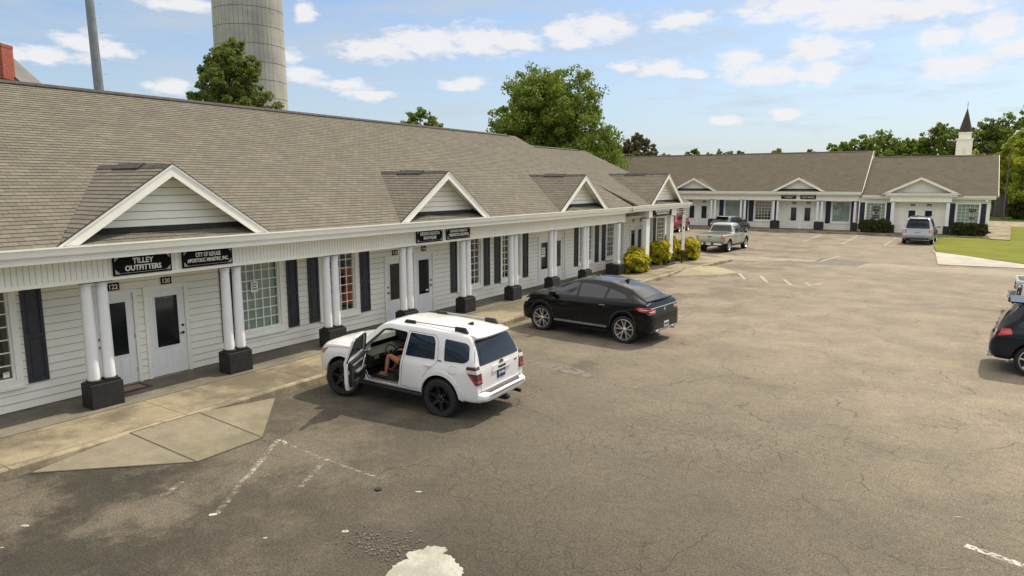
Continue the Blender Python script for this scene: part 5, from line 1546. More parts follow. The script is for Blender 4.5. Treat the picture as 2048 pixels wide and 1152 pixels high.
def both(sh, f, e, P, m, name, **k):
    for side in 'LR':
        o = sh.decal(side, P, **k).build(name, m, e, smooth=True, ang=50)
def arclip(sh, e, x, R0, R1, m, zc, a0=-5, a1=185, off=.018, name='wheel_arch_trim'):
    for side in 'LR':
        P = [(x + R1 * cos(radians(a)), zc + R1 * sin(radians(a))) for a in range(a0, a1 + 1, 10)] + [(x + R0 * cos(radians(a)), zc + R0 * sin(radians(a))) for a in range(a1, a0 - 1, -10)]
        sh.decal(side, P, off=off, r=0, skirt=.03).build(name, m, e, smooth=True, ang=40)

# ================================================================ white off-road SUV with its door open
S_OFF = [(-2.52, .50, .56, .58, .74, .72, .70), (-2.49, .44, .57, .60, .88, .86, .84), (-2.39, .42, .58, .625, .94, .93, .90), (-2.355, .41, .60, .64, .95, .93, .90), (-2.345, .40, .95, 1.02, .95, .93, .88),
    (-2.31, .40, 1.10, 1.20, .95, .925, .82), (-2.20, .38, 1.14, 1.46, .95, .915, .74), (-2.06, .38, 1.15, 1.69, .955, .91, .69), (-1.98, .38, 1.15, 1.765, .955, .905, .68), (-1.6, .37, 1.15, 1.80, .955, .90, .68), (-.7, .37, 1.14, 1.83, .955, .90, .69),
    (.1, .37, 1.13, 1.82, .955, .90, .68), (.36, .37, 1.13, 1.76, .955, .90, .665), (1.02, .38, 1.13, 1.26, .955, .90, .76), (1.16, .38, 1.11, 1.20, .955, .90, .80), (1.8, .40, 1.07, 1.17, .955, .89, .80),
    (2.16, .44, 1.01, 1.12, .935, .87, .80), (2.28, .46, .92, 1.04, .89, .84, .78), (2.34, .50, .80, .92, .82, .79, .75), (2.38, .56, .68, .74, .72, .70, .68)]
S_OFF = [(x if x < 1.5 else 1.5 + (x - 1.5) * .80, zb + .04, zs + .055, zt + .055, a, b, c * (1.05 if zt - zs > .3 else 1)) for x, zb, zs, zt, a, b, c in S_OFF]
suv, sb, sh = vehicle('offroad_suv', 'white off-road SUV with black wheels and its front door open', S_OFF, 'paint_white', 2.79, .425, .28, (-9.82, 11.15, 0), radians(183), .945, arch=.075, style='six', rim='rim_black', steer=radians(14), pitch=radians(1.2), wy=-.03, smooth=2, tuck=.12)
# cabin hollow, door opening, windscreen and far side window openings
def cutprism(b, P, axis, h0, h1, mi=2, par=suv):
    c = MB(); c.prism(P, h0, h1, axis, mi); co = c.build('cut', ['paint_white', 'car_trim', 'interior_dark']); co.parent = par; boolean(b, co)
cutprism(sb, [(-1.0, .55), (.80, .55), (1.12, .82), (1.10, 1.10), (-1.0, 1.12)], 'y', -.80, .80)
cutprism(sb, [(-1.0, 1.0), (1.10, 1.0), (1.09, 1.12), (.98, 1.20), (.37, 1.74), (.1, 1.80), (-1.0, 1.81)], 'y', -.585, .585)
DOOR = [(.70, .51), (-.24, .51), (-.30, .66), (-.34, 1.17), (-.42, 1.66), (-.40, 1.72), (.10, 1.745), (.30, 1.70), (.84, 1.22), (.83, .80)]
DP = roundpoly(DOOR, .06)
cutprism(sb, DP, 'y', .50, 1.2, 0)
cutprism(sb, [(.33, 1.66), (.90, 1.15), (1.25, 1.50), (.6, 2.0)], 'y', -.58, .58, 1)
cutprism(sb, roundpoly([(-.26, 1.23), (.66, 1.23), (.24, 1.62), (-.32, 1.64)], .05), 'y', -1.2, -.5, 1)
finish(sb)
# windscreen, other windows
ws = [(.36, -.60), (.36, .60), (1.03, .68), (1.03, -.68)]
sh.decal('T', ws, off=.004, r=.06, grid=.12, skirt=.004).build('windscreen', 'glass_windshield', suv, smooth=True, ang=60)
both(sh, None, suv, [(-.44, 1.23), (-1.22, 1.24), (-1.19, 1.60), (-1.12, 1.71), (-.50, 1.725)], 'glass_tint_blue', 'rear_door_window', off=.006, r=.035)
both(sh, None, suv, [(-1.47, 1.25), (-1.98, 1.27), (-2.09, 1.35), (-2.04, 1.62), (-1.96, 1.67), (-1.42, 1.70)], 'glass_tint_blue', 'quarter_window', off=.006, r=.045)
sh.decal('R', [(-.26, 1.23), (.66, 1.23), (.24, 1.62), (-.32, 1.64)], off=.002, r=.05, skirt=.004).build('front_window', 'glass_windshield', suv, smooth=True, ang=60)
for side in 'LR':
    mb = sh.seam(side, [(-.34, .54), (-.40, 1.2), (-.45, 1.74)]); 
    sh.seam(side, [(-.36, .54), (-.84, .54), (-.90, .76), (-1.08, 1.02), (-1.28, 1.18), (-1.30, 1.35), (-1.26, 1.62), (-1.16, 1.74), (-.45, 1.75)], mb=mb)
    sh.seam(side, roundpoly([(-1.62, 1.02), (-1.80, 1.02), (-1.81, 1.17), (-1.63, 1.17)], .03) + [(-1.63, 1.05)], w=.005, mb=mb)
    sh.seam(side, [(-2.22, 1.30), (-2.14, 1.62), (-2.10, 1.68)], mb=mb); sh.seam(side, [(1.08, 1.17), (1.5, 1.14), (1.9, 1.08)], mb=mb)
    if side == 'R': sh.seam(side, [(.70, .50), (.86, .8), (.88, 1.17)], mb=mb)
    mb.build('shut_lines', 'car_trim', suv, recalc=False)
mb = sh.seam('B', [(-.88, .70), (.88, .70)], w=.016); sh.seam('B', [(-.80, .70), (-.80, .9)], mb=mb); sh.seam('B', [(.80, .70), (.80, .9)], mb=mb); mb.build('tailgate_gap', 'car_trim', suv, recalc=False)
sh.decal('B', [(-.74, 1.27), (.74, 1.27), (.62, 1.68), (-.62, 1.68)], off=.010, r=.05).build('rear_window', 'glass_tint', suv, smooth=True, ang=60)
sh.decal('B', [(-.80, 1.235), (.80, 1.235), (.67, 1.72), (-.67, 1.72)], off=.005, r=.06).build('rear_window_band', 'glass_pano', suv, smooth=True, ang=60)
handle(suv, sh, 'L', -1.06, 1.10, 'paint_white'); handle(suv, sh, 'R', -1.06, 1.10, 'paint_white'); handle(suv, sh, 'R', -.12, 1.10, 'paint_white')
for side, s in (('L', 1), ('R', -1)):
    def lampblock(P, y0, y1, m, nm, par):
        mb = MB(); mb.prism(P, min(s * y0, s * y1), max(s * y0, s * y1), 'y'); return mb.build(nm, m, par, bevel=.006)
    t = lampblock([(-2.375, .875), (-2.31, .865), (-2.13, 1.06), (-2.07, 1.19), (-2.09, 1.235), (-2.30, 1.245), (-2.345, 1.10)], .775, .965, 'lamp_dark', 'tail_lamp', suv)
    lampblock([(-2.357, 1.10), (-2.12, 1.095), (-2.085, 1.165), (-2.335, 1.175)], .79, .972, 'lamp_clear', 'reversing_lens', t)
    lampblock([(-2.383, .915), (-2.30, .905), (-2.255, .95), (-2.375, .955)], .80, .972, 'lamp_red', 'red_lens', t)
    lampblock([(-2.372, .955), (-2.36, 1.07), (-2.335, 1.07), (-2.345, .955)], .80, .83, 'lamp_red', 'red_lens', t)
    lampblock([(-2.27, .93), (-2.15, 1.06), (-2.18, 1.07), (-2.29, .955)], .95, .972, 'lamp_red', 'red_lens', t)
    sh.decal(side, [(1.86, 1.08), (2.04, 1.03), (2.12, .93), (1.98, .93)], off=.012, r=.03).build('headlamp', 'lamp_amber', suv, smooth=True)
    sh.decal('F', [(s * .80, 1.02), (s * .50, 1.02), (s * .52, .90), (s * .78, .88)], off=.012, r=.03).build('headlamp', 'lamp_clear', suv, smooth=True)
    mb = MB()  # roof rail
    yy = s * .60
    mb.box(-1.72, -.30, yy - .018, yy + .018, 1.918, 1.940, 0)
    for xa, xb in ((-.50, -.24), (-1.82, -1.56)):
        f = 1 if xa > -1 else -1
        mb.mesh([(xa - (.08 if f < 0 else 0), yy - .03, 1.85), (xb + (.08 if f > 0 else 0), yy - .03, 1.85), (xb + (.08 if f > 0 else 0), yy + .03, 1.84), (xa - (.08 if f < 0 else 0), yy + .03, 1.84), (xa, yy - .022, 1.955), (xb, yy - .022, 1.955), (xb, yy + .022, 1.95), (xa, yy + .022, 1.95)],
                [(0, 3, 2, 1), (4, 5, 6, 7), (0, 1, 5, 4), (1, 2, 6, 5), (2, 3, 7, 6), (3, 0, 4, 7)], 1)
    mb.build('roof_rail', ['rail_silver', 'car_trim'], suv)
    mb = MB(); mb.box(-.95, .92, s * .86, s * .98, .40, .445, 0); mb.box(-.95, .92, s * .80, s * .86, .40, .50, 0); mb.build('side_step', 'car_trim', suv, bevel=.012)
arclip(sh, suv, -1.395, .498, .585, 'paint_white', .445, -2, 182, .022); arclip(sh, suv, 1.395, .498, .585, 'paint_white', .445, -2, 182, .022)
# spoiler
mb = MB()
V = []
for i in range(13):
    t = -1 + i / 6; y = t * .64; x = -2.30 + .10 * t * t * t * t + .05 * t * t; zt = 1.868 - .035 * t * t
    V += [(-1.96, y, zt + .005), (x, y, zt - .045), (x + .015, y, zt - .085), (-1.99, y, zt - .10)]
F = [(4 * i + j, 4 * i + (j + 1) % 4, 4 * i + 4 + (j + 1) % 4, 4 * i + 4 + j) for i in range(12) for j in range(4)] + [(0, 1, 2, 3), (48, 51, 50, 49)]
mb.mesh(V, F); mb.build('spoiler', 'paint_white', suv, smooth=True, bevel=.008)
mb = MB(); mb.mesh([(-1.62, -.03, 1.88), (-1.44, -.03, 1.88), (-1.44, .03, 1.88), (-1.62, .03, 1.88), (-1.63, -.01, 1.955), (-1.58, -.008, 1.955), (-1.58, .008, 1.955), (-1.63, .01, 1.955)], [(0, 3, 2, 1), (4, 5, 6, 7), (0, 1, 5, 4), (1, 2, 6, 5), (2, 3, 7, 6), (3, 0, 4, 7)]); mb.build('shark_fin_antenna', 'car_trim', suv)
# rear bumper step, hitch, exhaust, plate surround, badge
sh.decal('T', [(-2.475, -.62), (-2.475, .62), (-2.37, .72), (-2.37, -.72)], off=.004, r=.01, grid=.05).build('bumper_step', 'car_trim', suv)
mb = MB(); mb.box(-2.52, -2.3, -.06, .06, .36, .46); mb.box(-2.56, -2.50, -.045, .045, .375, .445); mb.build('tow_hitch', 'car_trim', suv)
mb = MB(); mb.tube((-2.1, -.62, .40), (-2.50, -.62, .38), .04, n=12); mb.build('exhaust_pipe', 'rim_black', suv, smooth=True)
mb = sh.decal('B', [(-.36, 1.02), (.36, 1.02), (.40, .93), (.33, 1.12), (-.33, 1.12), (-.40, .93)][:0] or [(-.34, 1.15), (.34, 1.15), (.38, 1.02), (.30, 1.03), (-.30, 1.03), (-.38, 1.02)], off=.028, r=.015); mb.build('plate_garnish', 'paint_white', suv, smooth=True)
sh.decal('B', [(-.15, 1.11), (.15, 1.11), (.15, 1.07), (-.15, 1.07)], off=.033, r=.004).build('badge_bar', 'car_trim', suv)
o = plate(suv, sh, .94, 'JK-4082', 'plate_dark', 'plate_white')
def oval_badge(e, sh, y, z, r, m='car_trim', side='B', off=.03, inner=True):
    p, n = sh.hit(side, y, z); s = -1 if side == 'B' else 1
    mb = MB(); X = p.x + s * off
    def ring(cy, cz, a, b, t=.006):
        N = 20; V = []
        for i in range(N):
            th = 2 * pi * i / N
            for k in (1, 1 - t / a * 1.6): V.append((X, cy + a * k * cos(th), cz + b * k * sin(th)))
            for k in (1, 1 - t / a * 1.6): V.append((X - s * .012, cy + a * k * cos(th), cz + b * k * sin(th)))
        F = []
        for i in range(N):
            j = (i + 1) % N
            F += [(4 * i, 4 * j, 4 * j + 1, 4 * i + 1), (4 * i, 4 * i + 2, 4 * j + 2, 4 * j), (4 * i + 1, 4 * j + 1, 4 * j + 3, 4 * i + 3)]
        mb.mesh(V, F)
    ring(y, z, r, r * .7)
    if inner: ring(y, z, r * .38, r * .66); ring(y, z + r * .28, r * .72, r * .3)
    mb.build('badge', m, e, recalc=False)
oval_badge(suv, sh, 0, 1.18, .075)
# small lettering on tailgate and rear quarter
p, n = sh.hit('B', -.62, 1.10); put_text('emblem_lettering', 'SR5', .11, .03, 'car_trim', suv, (p.x - .008, -.62, 1.10), (pi / 2, 0, -pi / 2), .02)
p, n = sh.hit('L', -1.36, 1.24); put_text('emblem_lettering', 'SR5', .09, .028, 'car_trim', suv, (-1.36, p.y + .008, 1.24), (pi / 2, 0, pi), .02)
mirror(suv, .78, .93, 1.13, 'paint_white', -1)
# interior
mb = MB(); mb.box(-1.0, .9, -.78, .78, .555, .57); mb.build('floor_mat', 'seat_black', suv)
mb = MB()
mb.mesh([(.70, -.78, .72), (1.08, -.78, .80), (1.08, .78, .80), (.70, .78, .72), (.62, -.78, 1.02), (1.0, -.78, 1.10), (1.0, .78, 1.10), (.62, .78, 1.02), (.60, -.78, 1.14), (.62, .0, 1.16), (.60, .60, 1.14)], [(0, 3, 2, 1), (4, 5, 6, 7), (0, 1, 5, 4), (1, 2, 6, 5), (2, 3, 7, 6), (3, 0, 4, 7)])
mb.build('dashboard', 'seat_black', suv, bevel=.03, seg=3)
mb = MB(); mb.box(.60, .625, .56, .70, .93, 1.0, 0); mb.box(.60, .625, -.12, .12, .92, 1.04, 0); mb.build('dash_vents', 'pole_grey', suv)
swh = MB(); swh.mesh([], [])
N = 28; c = Vector((.38, .38, 1.06)); ax = Vector((cos(radians(25)), 0, sin(radians(25)) * -1)).normalized(); u_ = Vector((0, 1, 0)); v_ = ax.cross(u_)
for i in range(N):
    a = c + (u_ * cos(2 * pi * i / N) + v_ * sin(2 * pi * i / N)) * .185; b = c + (u_ * cos(2 * pi * (i + 1) / N) + v_ * sin(2 * pi * (i + 1) / N)) * .185
    swh.tube(a, b, .016, n=7, caps=False)
for q in (.3, pi - .3, -pi / 2): swh.tube(c + ax * .03, c + (u_ * cos(q) + v_ * sin(q)) * .18, .018, .012, n=6, mi=1)
swh.tube(c + ax * .05, c + ax * .01, .06, n=14); swh.tube(c + ax * .05, c + ax * .35, .035, n=10)
swh.build('steering_wheel', ['seat_black', 'pole_grey'], suv, smooth=True)
for yy in (.40, -.40):
    mb = MB(); mb.box(-.42, .10, yy - .25, yy + .25, .60, .74); se = mb.build('seat', 'seat_black', suv, bevel=.05, seg=3, smooth=True)
    mb = MB(); mb.mesh([(-.50, yy - .24, .68), (-.34, yy - .24, .68), (-.34, yy + .24, .68), (-.50, yy + .24, .68), (-.66, yy - .20, 1.32), (-.54, yy - .20, 1.32), (-.54, yy + .20, 1.32), (-.66, yy + .20, 1.32)], [(0, 3, 2, 1), (4, 5, 6, 7), (0, 1, 5, 4), (1, 2, 6, 5), (2, 3, 7, 6), (3, 0, 4, 7)]); mb.build('seat_back', 'seat_black', se, bevel=.05, seg=3, smooth=True)
    mb = MB(); mb.box(-.68, -.56, yy - .13, yy + .13, 1.38, 1.56); mb.build('headrest', 'seat_black', se, bevel=.04, seg=3, smooth=True)
# pillar rubber round the opening
mb = MB()
for a, b in zip(DP, DP[1:] + DP[:1]):
    for (q0, q1, yy) in ((a, b, 0),):
        h0 = sh.hit('L', *q0)[0].y; h1 = sh.hit('L', *q1)[0].y
        mb.tube((q0[0], h0 - .10, q0[1]), (q1[0], h1 - .10, q1[1]), .014, n=6, caps=False)
mb.build('door_seal', 'rubber', suv, smooth=True)
# the open door: hinge axis at x=.80; built pointing backwards from the hinge, then swung out
hx = .80
dr = empty('front_door', (hx, .925, 0)); dr.parent = suv; dr.rotation_euler = (0, 0, -radians(66)); dr['label'] = 'open white front door with black inner panel'
def dloc(P, k=1): return [(x - hx, z) for x, z in P]
def side_y(z): # curve of the outer skin
    return -.0 if z < 1.17 else -(z - 1.17) * .42
outer = dloc(roundpoly([(.68, .52), (-.22, .52), (-.28, .66), (-.33, 1.17), (.82, 1.20), (.81, .80)], .05))
def doorpanel(P, y0, y1, m, name, par, grid=None):
    mb = MB(); n = len(P)
    V = [(x, y0 + side_y(z), z) for x, z in P] + [(x, y1 + side_y(z), z) for x, z in P]
    mb.mesh(V, [tuple(range(n))[::-1], tuple(range(n, 2 * n))] + [(i, (i + 1) % n, n + (i + 1) % n, n + i) for i in range(n)])
    return mb.build(name, m, par)
doorpanel(outer, -.05, .02, 'paint_white', 'door_skin', dr)
inner = dloc(roundpoly([(.62, .59), (-.17, .59), (-.23, .70), (-.27, 1.15), (.76, 1.17), (.75, .84)], .06))
doorpanel(inner, -.13, -.051, 'seat_black', 'door_trim', dr)
mb = MB()
fr = [(-.33, 1.17), (-.40, 1.66), (-.36, 1.72), (.10, 1.735), (.29, 1.69), (.82, 1.20)]
for a, b in zip(fr, fr[1:]):
    A = Vector((a[0] - hx, side_y(a[1]) - .02, a[1])); B = Vector((b[0] - hx, side_y(b[1]) - .02, b[1]))
    mb.tube(A, B, .034, n=8)
mb.build('window_frame', 'paint_white', dr, smooth=True)
mb = MB()
for a, b in zip(fr, fr[1:]):
    A = Vector((a[0] - hx + .0, side_y(a[1]) - .055, a[1] - .004)); B = Vector((b[0] - hx, side_y(b[1]) - .055, b[1] - .004))
    mb.tube(A, B, .018, n=6)
mb.build('rubber_seal', 'rubber', dr, smooth=True)
gl = [(-.31, 1.18), (-.37, 1.68), (.10, 1.70), (.27, 1.66), (.78, 1.21)]
mb = MB(); mb.add([(x - hx, side_y(z) - .02, z) for x, z in gl]); mb.build('window_glass', 'glass_tint', dr)
mb = MB()
mb.box(-.86, -.30, -.20, -.125, .88, .93); mb.build('armrest', 'pole_grey', dr, bevel=.015)
mb = MB(); mb.tube((-.55, -.19, .93), (-.38, -.20, 1.13), .016, n=8); mb.tube((-.38, -.20, 1.13), (-.16, -.15, 1.16), .016, n=8); mb.build('pull_handle', 'rim_silver', dr, smooth=True)
mb = MB(); mb.box(-1.0, -.14, -.155, -.125, 1.06, 1.10); mb.build('belt_moulding', 'pole_grey', dr, bevel=.01)
mb = MB(); mb.box(-.9, -.25, -.16, -.125, .60, .72); mb.build('door_pocket', 'car_trim', dr, bevel=.015)
mb = MB(); mb.lathe([(.001, -.140), (.07, -.140), (.078, -.13), (.078, -.125)], 16, (-.28, 0, .70), axis='y'); mb.build('speaker', 'car_trim', dr)
mb = MB(); mb.box(-1.09, -1.06, -.09, -.02, .90, .99); mb.build('latch', 'chrome', dr)
mb = MB(); mb.box(-.10, .08, .02, .22, 1.10, 1.27); mb.build('wing_mirror', 'paint_white', dr, bevel=.04, seg=3, smooth=True)
mb = MB(); mb.box(-.98, -.80, .03, .055, 1.01, 1.045); mb.build('door_handle', 'paint_white', dr, bevel=.008)

# ---------------------------------------------------------------- seated driver
def skin_body(name, joints, bones, m, parent=None, sub=2, root=0):
    """one continuous surface grown over a skeleton: joints {name: (pos, radius)}, bones [(a, b)]"""
    names = list(joints); me = bpy.data.meshes.new(name)
    me.from_pydata([joints[n][0] for n in names], [(names.index(a), names.index(b)) for a, b in bones], [])
    o = bpy.data.objects.new(name, me); COL.objects.link(o)
    sk = o.modifiers.new('skin', 'SKIN'); sk.use_smooth_shade = True
    sl = me.skin_vertices[0].data
    for i, n in enumerate(names):
        r = joints[n][1]; sl[i].radius = (r, r) if not isinstance(r, tuple) else r
        sl[i].use_root = (i == root)
    ss = o.modifiers.new('sub', 'SUBSURF'); ss.levels = sub; ss.render_levels = sub
    bpy.context.view_layer.update()
    m2 = bpy.data.meshes.new_from_object(o.evaluated_get(bpy.context.evaluated_depsgraph_get()))
    bpy.data.objects.remove(o)
    m2.materials.clear(); m2.materials.append(MATS[m]); m2.name = name
    o = bpy.data.objects.new(name, m2); COL.objects.link(o)
    m2.polygons.foreach_set('use_smooth', [True] * len(m2.polygons))
    if parent: o.parent = parent
    return o
person = empty('person', (0, 0, 0), 0, 'person in navy shorts and sandals sitting at the wheel of the white SUV', 'person')
person.matrix_world = Matrix.Translation(suv.location) @ Matrix.Rotation(radians(183), 4, 'Z') @ Matrix.Rotation(-radians(1.2), 4, 'Y') @ Matrix.Scale(.945, 4)
HP = (-.24, .40, .88)
J = {'pelvis': (HP, .13), 'waist': ((-.30, .40, 1.02), .115), 'chest': ((-.37, .40, 1.24), .125), 'neck': ((-.38, .40, 1.39), .05), 'headlow': ((-.36, .40, 1.47), .068), 'headmid': ((-.355, .40, 1.55), .082), 'headtop': ((-.365, .40, 1.62), .06),
     'hipL': ((-.18, .50, .84), .10), 'kneeL': ((.33, .55, 1.04), .060), 'shinL': ((.34, .58, .86), .056), 'ankleL': ((.36, .61, .655), .036), 'heelL': ((.34, .61, .615), .034), 'ballL': ((.47, .63, .605), .032), 'toeL': ((.54, .635, .602), .024),
     'hipR': ((-.18, .30, .84), .10), 'kneeR': ((.24, .25, .96), .056), 'shinR': ((.34, .24, .78), .052), 'ankleR': ((.46, .24, .61), .033), 'heelR': ((.44, .24, .58), .032), 'ballR': ((.56, .24, .60), .030), 'toeR': ((.62, .24, .61), .022),
     'shL': ((-.38, .56, 1.31), .062), 'elL': ((-.20, .62, 1.06), .042), 'wrL': ((.0, .53, .98), .027), 'haL': ((.06, .51, .985), .032),
     'shR': ((-.38, .24, 1.31), .062), 'elR': ((-.14, .16, 1.12), .042), 'wrR': ((.14, .24, 1.12), .027), 'haR': ((.20, .26, 1.13), .030)}
B_ = [('pelvis', 'waist'), ('waist', 'chest'), ('chest', 'neck'), ('neck', 'headlow'), ('headlow', 'headmid'), ('headmid', 'headtop')]
for s in 'LR': B_ += [('pelvis', 'hip' + s), ('hip' + s, 'knee' + s), ('knee' + s, 'shin' + s), ('shin' + s, 'ankle' + s), ('ankle' + s, 'heel' + s), ('heel' + s, 'ball' + s), ('ball' + s, 'toe' + s), ('chest', 'sh' + s), ('sh' + s, 'el' + s), ('el' + s, 'wr' + s), ('wr' + s, 'ha' + s)]
for s, (hx_, hy_, hz_) in (('L', (.06, .51, .985)), ('R', (.20, .26, 1.13))):
    for i in range(4):
        yo = (i - 1.5) * .019; ln = (.075, .085, .08, .062)[i]
        J['f%s%d' % (s, i)] = ((hx_ + .03, hy_ + yo, hz_ + .004), .010); J['g%s%d' % (s, i)] = ((hx_ + .03 + ln * .5, hy_ + yo * 1.15, hz_ - .006), .009); J['h%s%d' % (s, i)] = ((hx_ + .03 + ln * .85, hy_ + yo * 1.2, hz_ - .035), .0075)
        B_ += [('ha' + s, 'f%s%d' % (s, i)), ('f%s%d' % (s, i), 'g%s%d' % (s, i)), ('g%s%d' % (s, i), 'h%s%d' % (s, i))]
    sg = -1 if s == 'L' else 1
    J['t' + s] = ((hx_ + .012, hy_ + sg * .042, hz_ - .006), .010); J['u' + s] = ((hx_ + .05, hy_ + sg * .055, hz_ - .022), .008)
    B_ += [('ha' + s, 't' + s), ('t' + s, 'u' + s)]
skin_body('body', J, B_, 'skin', person)
SJ = {'p': (HP, .155), 'w': ((-.30, .40, .98), .135), 'hL': ((-.17, .495, .85), .115), 'mL': ((.05, .52, .945), .098), 'hR': ((-.17, .305, .85), .115), 'mR': ((.02, .29, .90), .092)}
skin_body('shorts', SJ, [('p', 'w'), ('p', 'hL'), ('hL', 'mL'), ('p', 'hR'), ('hR', 'mR')], 'shorts_navy', person)
TJ = {'w': ((-.29, .40, .96), .135), 'c': ((-.36, .40, 1.22), .142), 't': ((-.38, .40, 1.34), .085), 'L': ((-.38, .57, 1.31), .075), 'l': ((-.30, .60, 1.20), .058), 'R': ((-.38, .23, 1.31), .075), 'r': ((-.28, .20, 1.22), .058)}
skin_body('shirt', TJ, [('w', 'c'), ('c', 't'), ('c', 'L'), ('L', 'l'), ('c', 'R'), ('R', 'r')], 'shirt_grey', person)
HJ = {'a': ((-.39, .40, 1.62), .085), 'b': ((-.42, .40, 1.53), .085), 'c': ((-.44, .40, 1.42), .06)}
skin_body('hair', HJ, [('a', 'b'), ('b', 'c')], 'hair_brown', person)
mb = MB(); mb.box(.29, .57, .585, .665, .575, .589)
for q in (.39, .47): mb.box(q, q + .025, .582, .668, .589, .646)
mb.build('sandal', 'sandal', person, bevel=.006)
mb = MB(); mb.tube((-.27, .36, 1.535), (-.245, .40, 1.52), .012, n=6); mb.build('nose', 'skin', person)
# ================================================================ black fastback SUV
S_CP = [(-2.47, .46, .60, .66, .72, .70, .68), (-2.44, .38, .70, .78, .88, .85, .82), (-2.40, .34, .84, .92, .93, .89, .85), (-2.36, .32, 1.0, 1.08, .955, .91, .85), (-2.31, .31, 1.10, 1.18, .965, .92, .82), (-2.2, .30, 1.12, 1.205, .975, .93, .78),
    (-2.05, .29, 1.12, 1.235, .985, .93, .72), (-1.5, .28, 1.11, 1.49, .995, .935, .63), (-.8, .27, 1.09, 1.66, 1.0, .935, .62), (-.2, .27, 1.07, 1.70, 1.0, .93, .62), (.25, .27, 1.06, 1.67, 1.0, .93, .62), (.55, .27, 1.05, 1.58, 1.0, .93, .62),
    (1.40, .27, 1.04, 1.16, 1.0, .92, .74), (1.55, .27, 1.02, 1.11, 1.0, .91, .78), (2.05, .28, .94, 1.05, .985, .88, .78), (2.28, .30, .84, .94, .94, .83, .74), (2.40, .33, .70, .80, .86, .78, .70), (2.46, .40, .60, .66, .74, .70, .66)]
ovh = lambda x: x if abs(x) < 1.5 else (1.5 + (abs(x) - 1.5) * .84) * (1 if x > 0 else -1)
S_CP = [(ovh(x), zb + .01, zs + (.10 if x > -2.1 else .05), zt + (.11 if x > 1.3 else .035), a, b, c) for x, zb, zs, zt, a, b, c in S_CP]
cp, cb, ch = vehicle('fastback_suv', 'black fastback SUV parked nose to the kerb with silver spoked wheels', S_CP, 'paint_black', 2.915, .40, .30, (-9.36, 19.40, 0), radians(175), 1.02, arch=.055, style='five', rim='rim_silver', crown=.03, smooth=5)
finish(cb)
ch.mp = lambda side, u, v: (ovh(u), v + (.10 if v < 1.2 else .10 - .065 * min(1, (v - 1.2) / .3))) if side in 'LR' else ((u, v + .045) if side in 'BF' else (ovh(u), v))
both(ch, None, cp, [(1.10, 1.10), (.20, 1.12), (.20, 1.57), (.50, 1.54), (.72, 1.44)], 'glass_tint_blue', 'front_window', off=.005, r=.05)
both(ch, None, cp, [(.13, 1.12), (-.75, 1.14), (-.80, 1.50), (-.4, 1.56), (.13, 1.565)], 'glass_tint_blue', 'rear_door_window', off=.005, r=.05)
both(ch, None, cp, [(-.82, 1.15), (-1.50, 1.19), (-1.40, 1.30), (-.87, 1.48)], 'glass_tint_blue', 'quarter_window', off=.005, r=.04)
for side in 'LR':
    mb = ch.seam(side, [(1.22, 1.085), (.16, 1.095), (-.8, 1.125), (-1.58, 1.18)], w=.014, off=.004); mb.build('belt_trim', 'rim_black', cp, recalc=False)
    mb = ch.seam(side, [(1.0, .42), (1.08, .75), (1.0, 1.06)]); ch.seam(side, [(-.02, .42), (.0, 1.08), (.16, 1.60)], mb=mb); ch.seam(side, [(-.02, .42), (-.86, .42), (-.92, .7), (-1.1, 1.0), (-1.0, 1.14)], mb=mb); ch.seam(side, [(.95, .40), (-.88, .40)], mb=mb)
    ch.seam(side, [(-2.28, .62), (-2.1, .70), (-1.85, .70)], mb=mb)
    mb.build('shut_lines', 'rubber', cp, recalc=False)
    handle(cp, ch, side, .22, 1.03, 'chrome', .2); handle(cp, ch, side, -.72, 1.05, 'chrome', .2)
    s = 1 if side == 'L' else -1
    t = ch.decal(side, [(-2.36, 1.0), (-2.02, 1.0), (-1.88, .965), (-2.02, .90), (-2.39, .87)], off=.012, r=.02).build('tail_lamp', 'lamp_red', cp, smooth=True)
    t2 = ch.decal('B', [(s * .95, 1.0), (s * .60, .99), (s * .56, .93), (s * .62, .88), (s * .95, .87)], off=.012, r=.02).build('tail_lamp', 'lamp_red', cp, smooth=True)
    ch.decal(side, [(-2.36, .945), (-2.06, .95), (-2.06, .935), (-2.37, .925)], off=.017, r=0).build('light_bar', 'lamp_clear', t, smooth=True)
    ch.decal('B', [(s * .93, .945), (s * .66, .94), (s * .66, .925), (s * .93, .925)], off=.017, r=0).build('light_bar', 'lamp_clear', t2, smooth=True)
    ch.decal(side, [(2.05, .90), (2.28, .84), (2.33, .74), (2.12, .78)], off=.010, r=.02).build('headlamp', 'lamp_clear', cp, smooth=True)
    mirror(cp, 1.0, .93, 1.15, 'paint_black', s)
    ch.decal(side, [(.95, .30), (-.9, .30), (-.9, .36), (.95, .36)], off=.014, r=.01, grid=.12).build('sill_trim', 'pole_grey', cp)
    p, n = ch.hit(side, 1.35, .90)
    mb = MB(); mb.box(1.27, 1.40, p.y + s * .002 - .003, p.y + s * .010, .885, .905); mb.build('fender_badge', 'chrome', cp)
arclip(ch, cp, -1.4575, .435, .475, 'car_trim', .405, 0, 180, .010); arclip(ch, cp, 1.4575, .435, .475, 'car_trim', .405, 0, 180, .010)
ch.decal('T', [(.40, -.50), (.40, .50), (-.30, .52), (-.30, -.52)], off=.004, r=.04, grid=.1).build('sunroof', 'glass_pano', cp, smooth=True)
ch.decal('T', [(-.33, -.52), (-.33, .52), (-.95, .50), (-.95, -.50)], off=.004, r=.04, grid=.1).build('sunroof', 'glass_pano', cp, smooth=True)
ch.decal('T', [(-1.12, -.50), (-1.12, .50), (-1.98, .62), (-1.98, -.62)], off=.004, r=.08, grid=.08).build('rear_window', 'glass_tint', cp, smooth=True)
ch.decal('T', [(.66, -.58), (.66, .58), (1.38, .72), (1.38, -.72)], off=.004, r=.06, grid=.1).build('windscreen', 'glass_tint', cp, smooth=True)
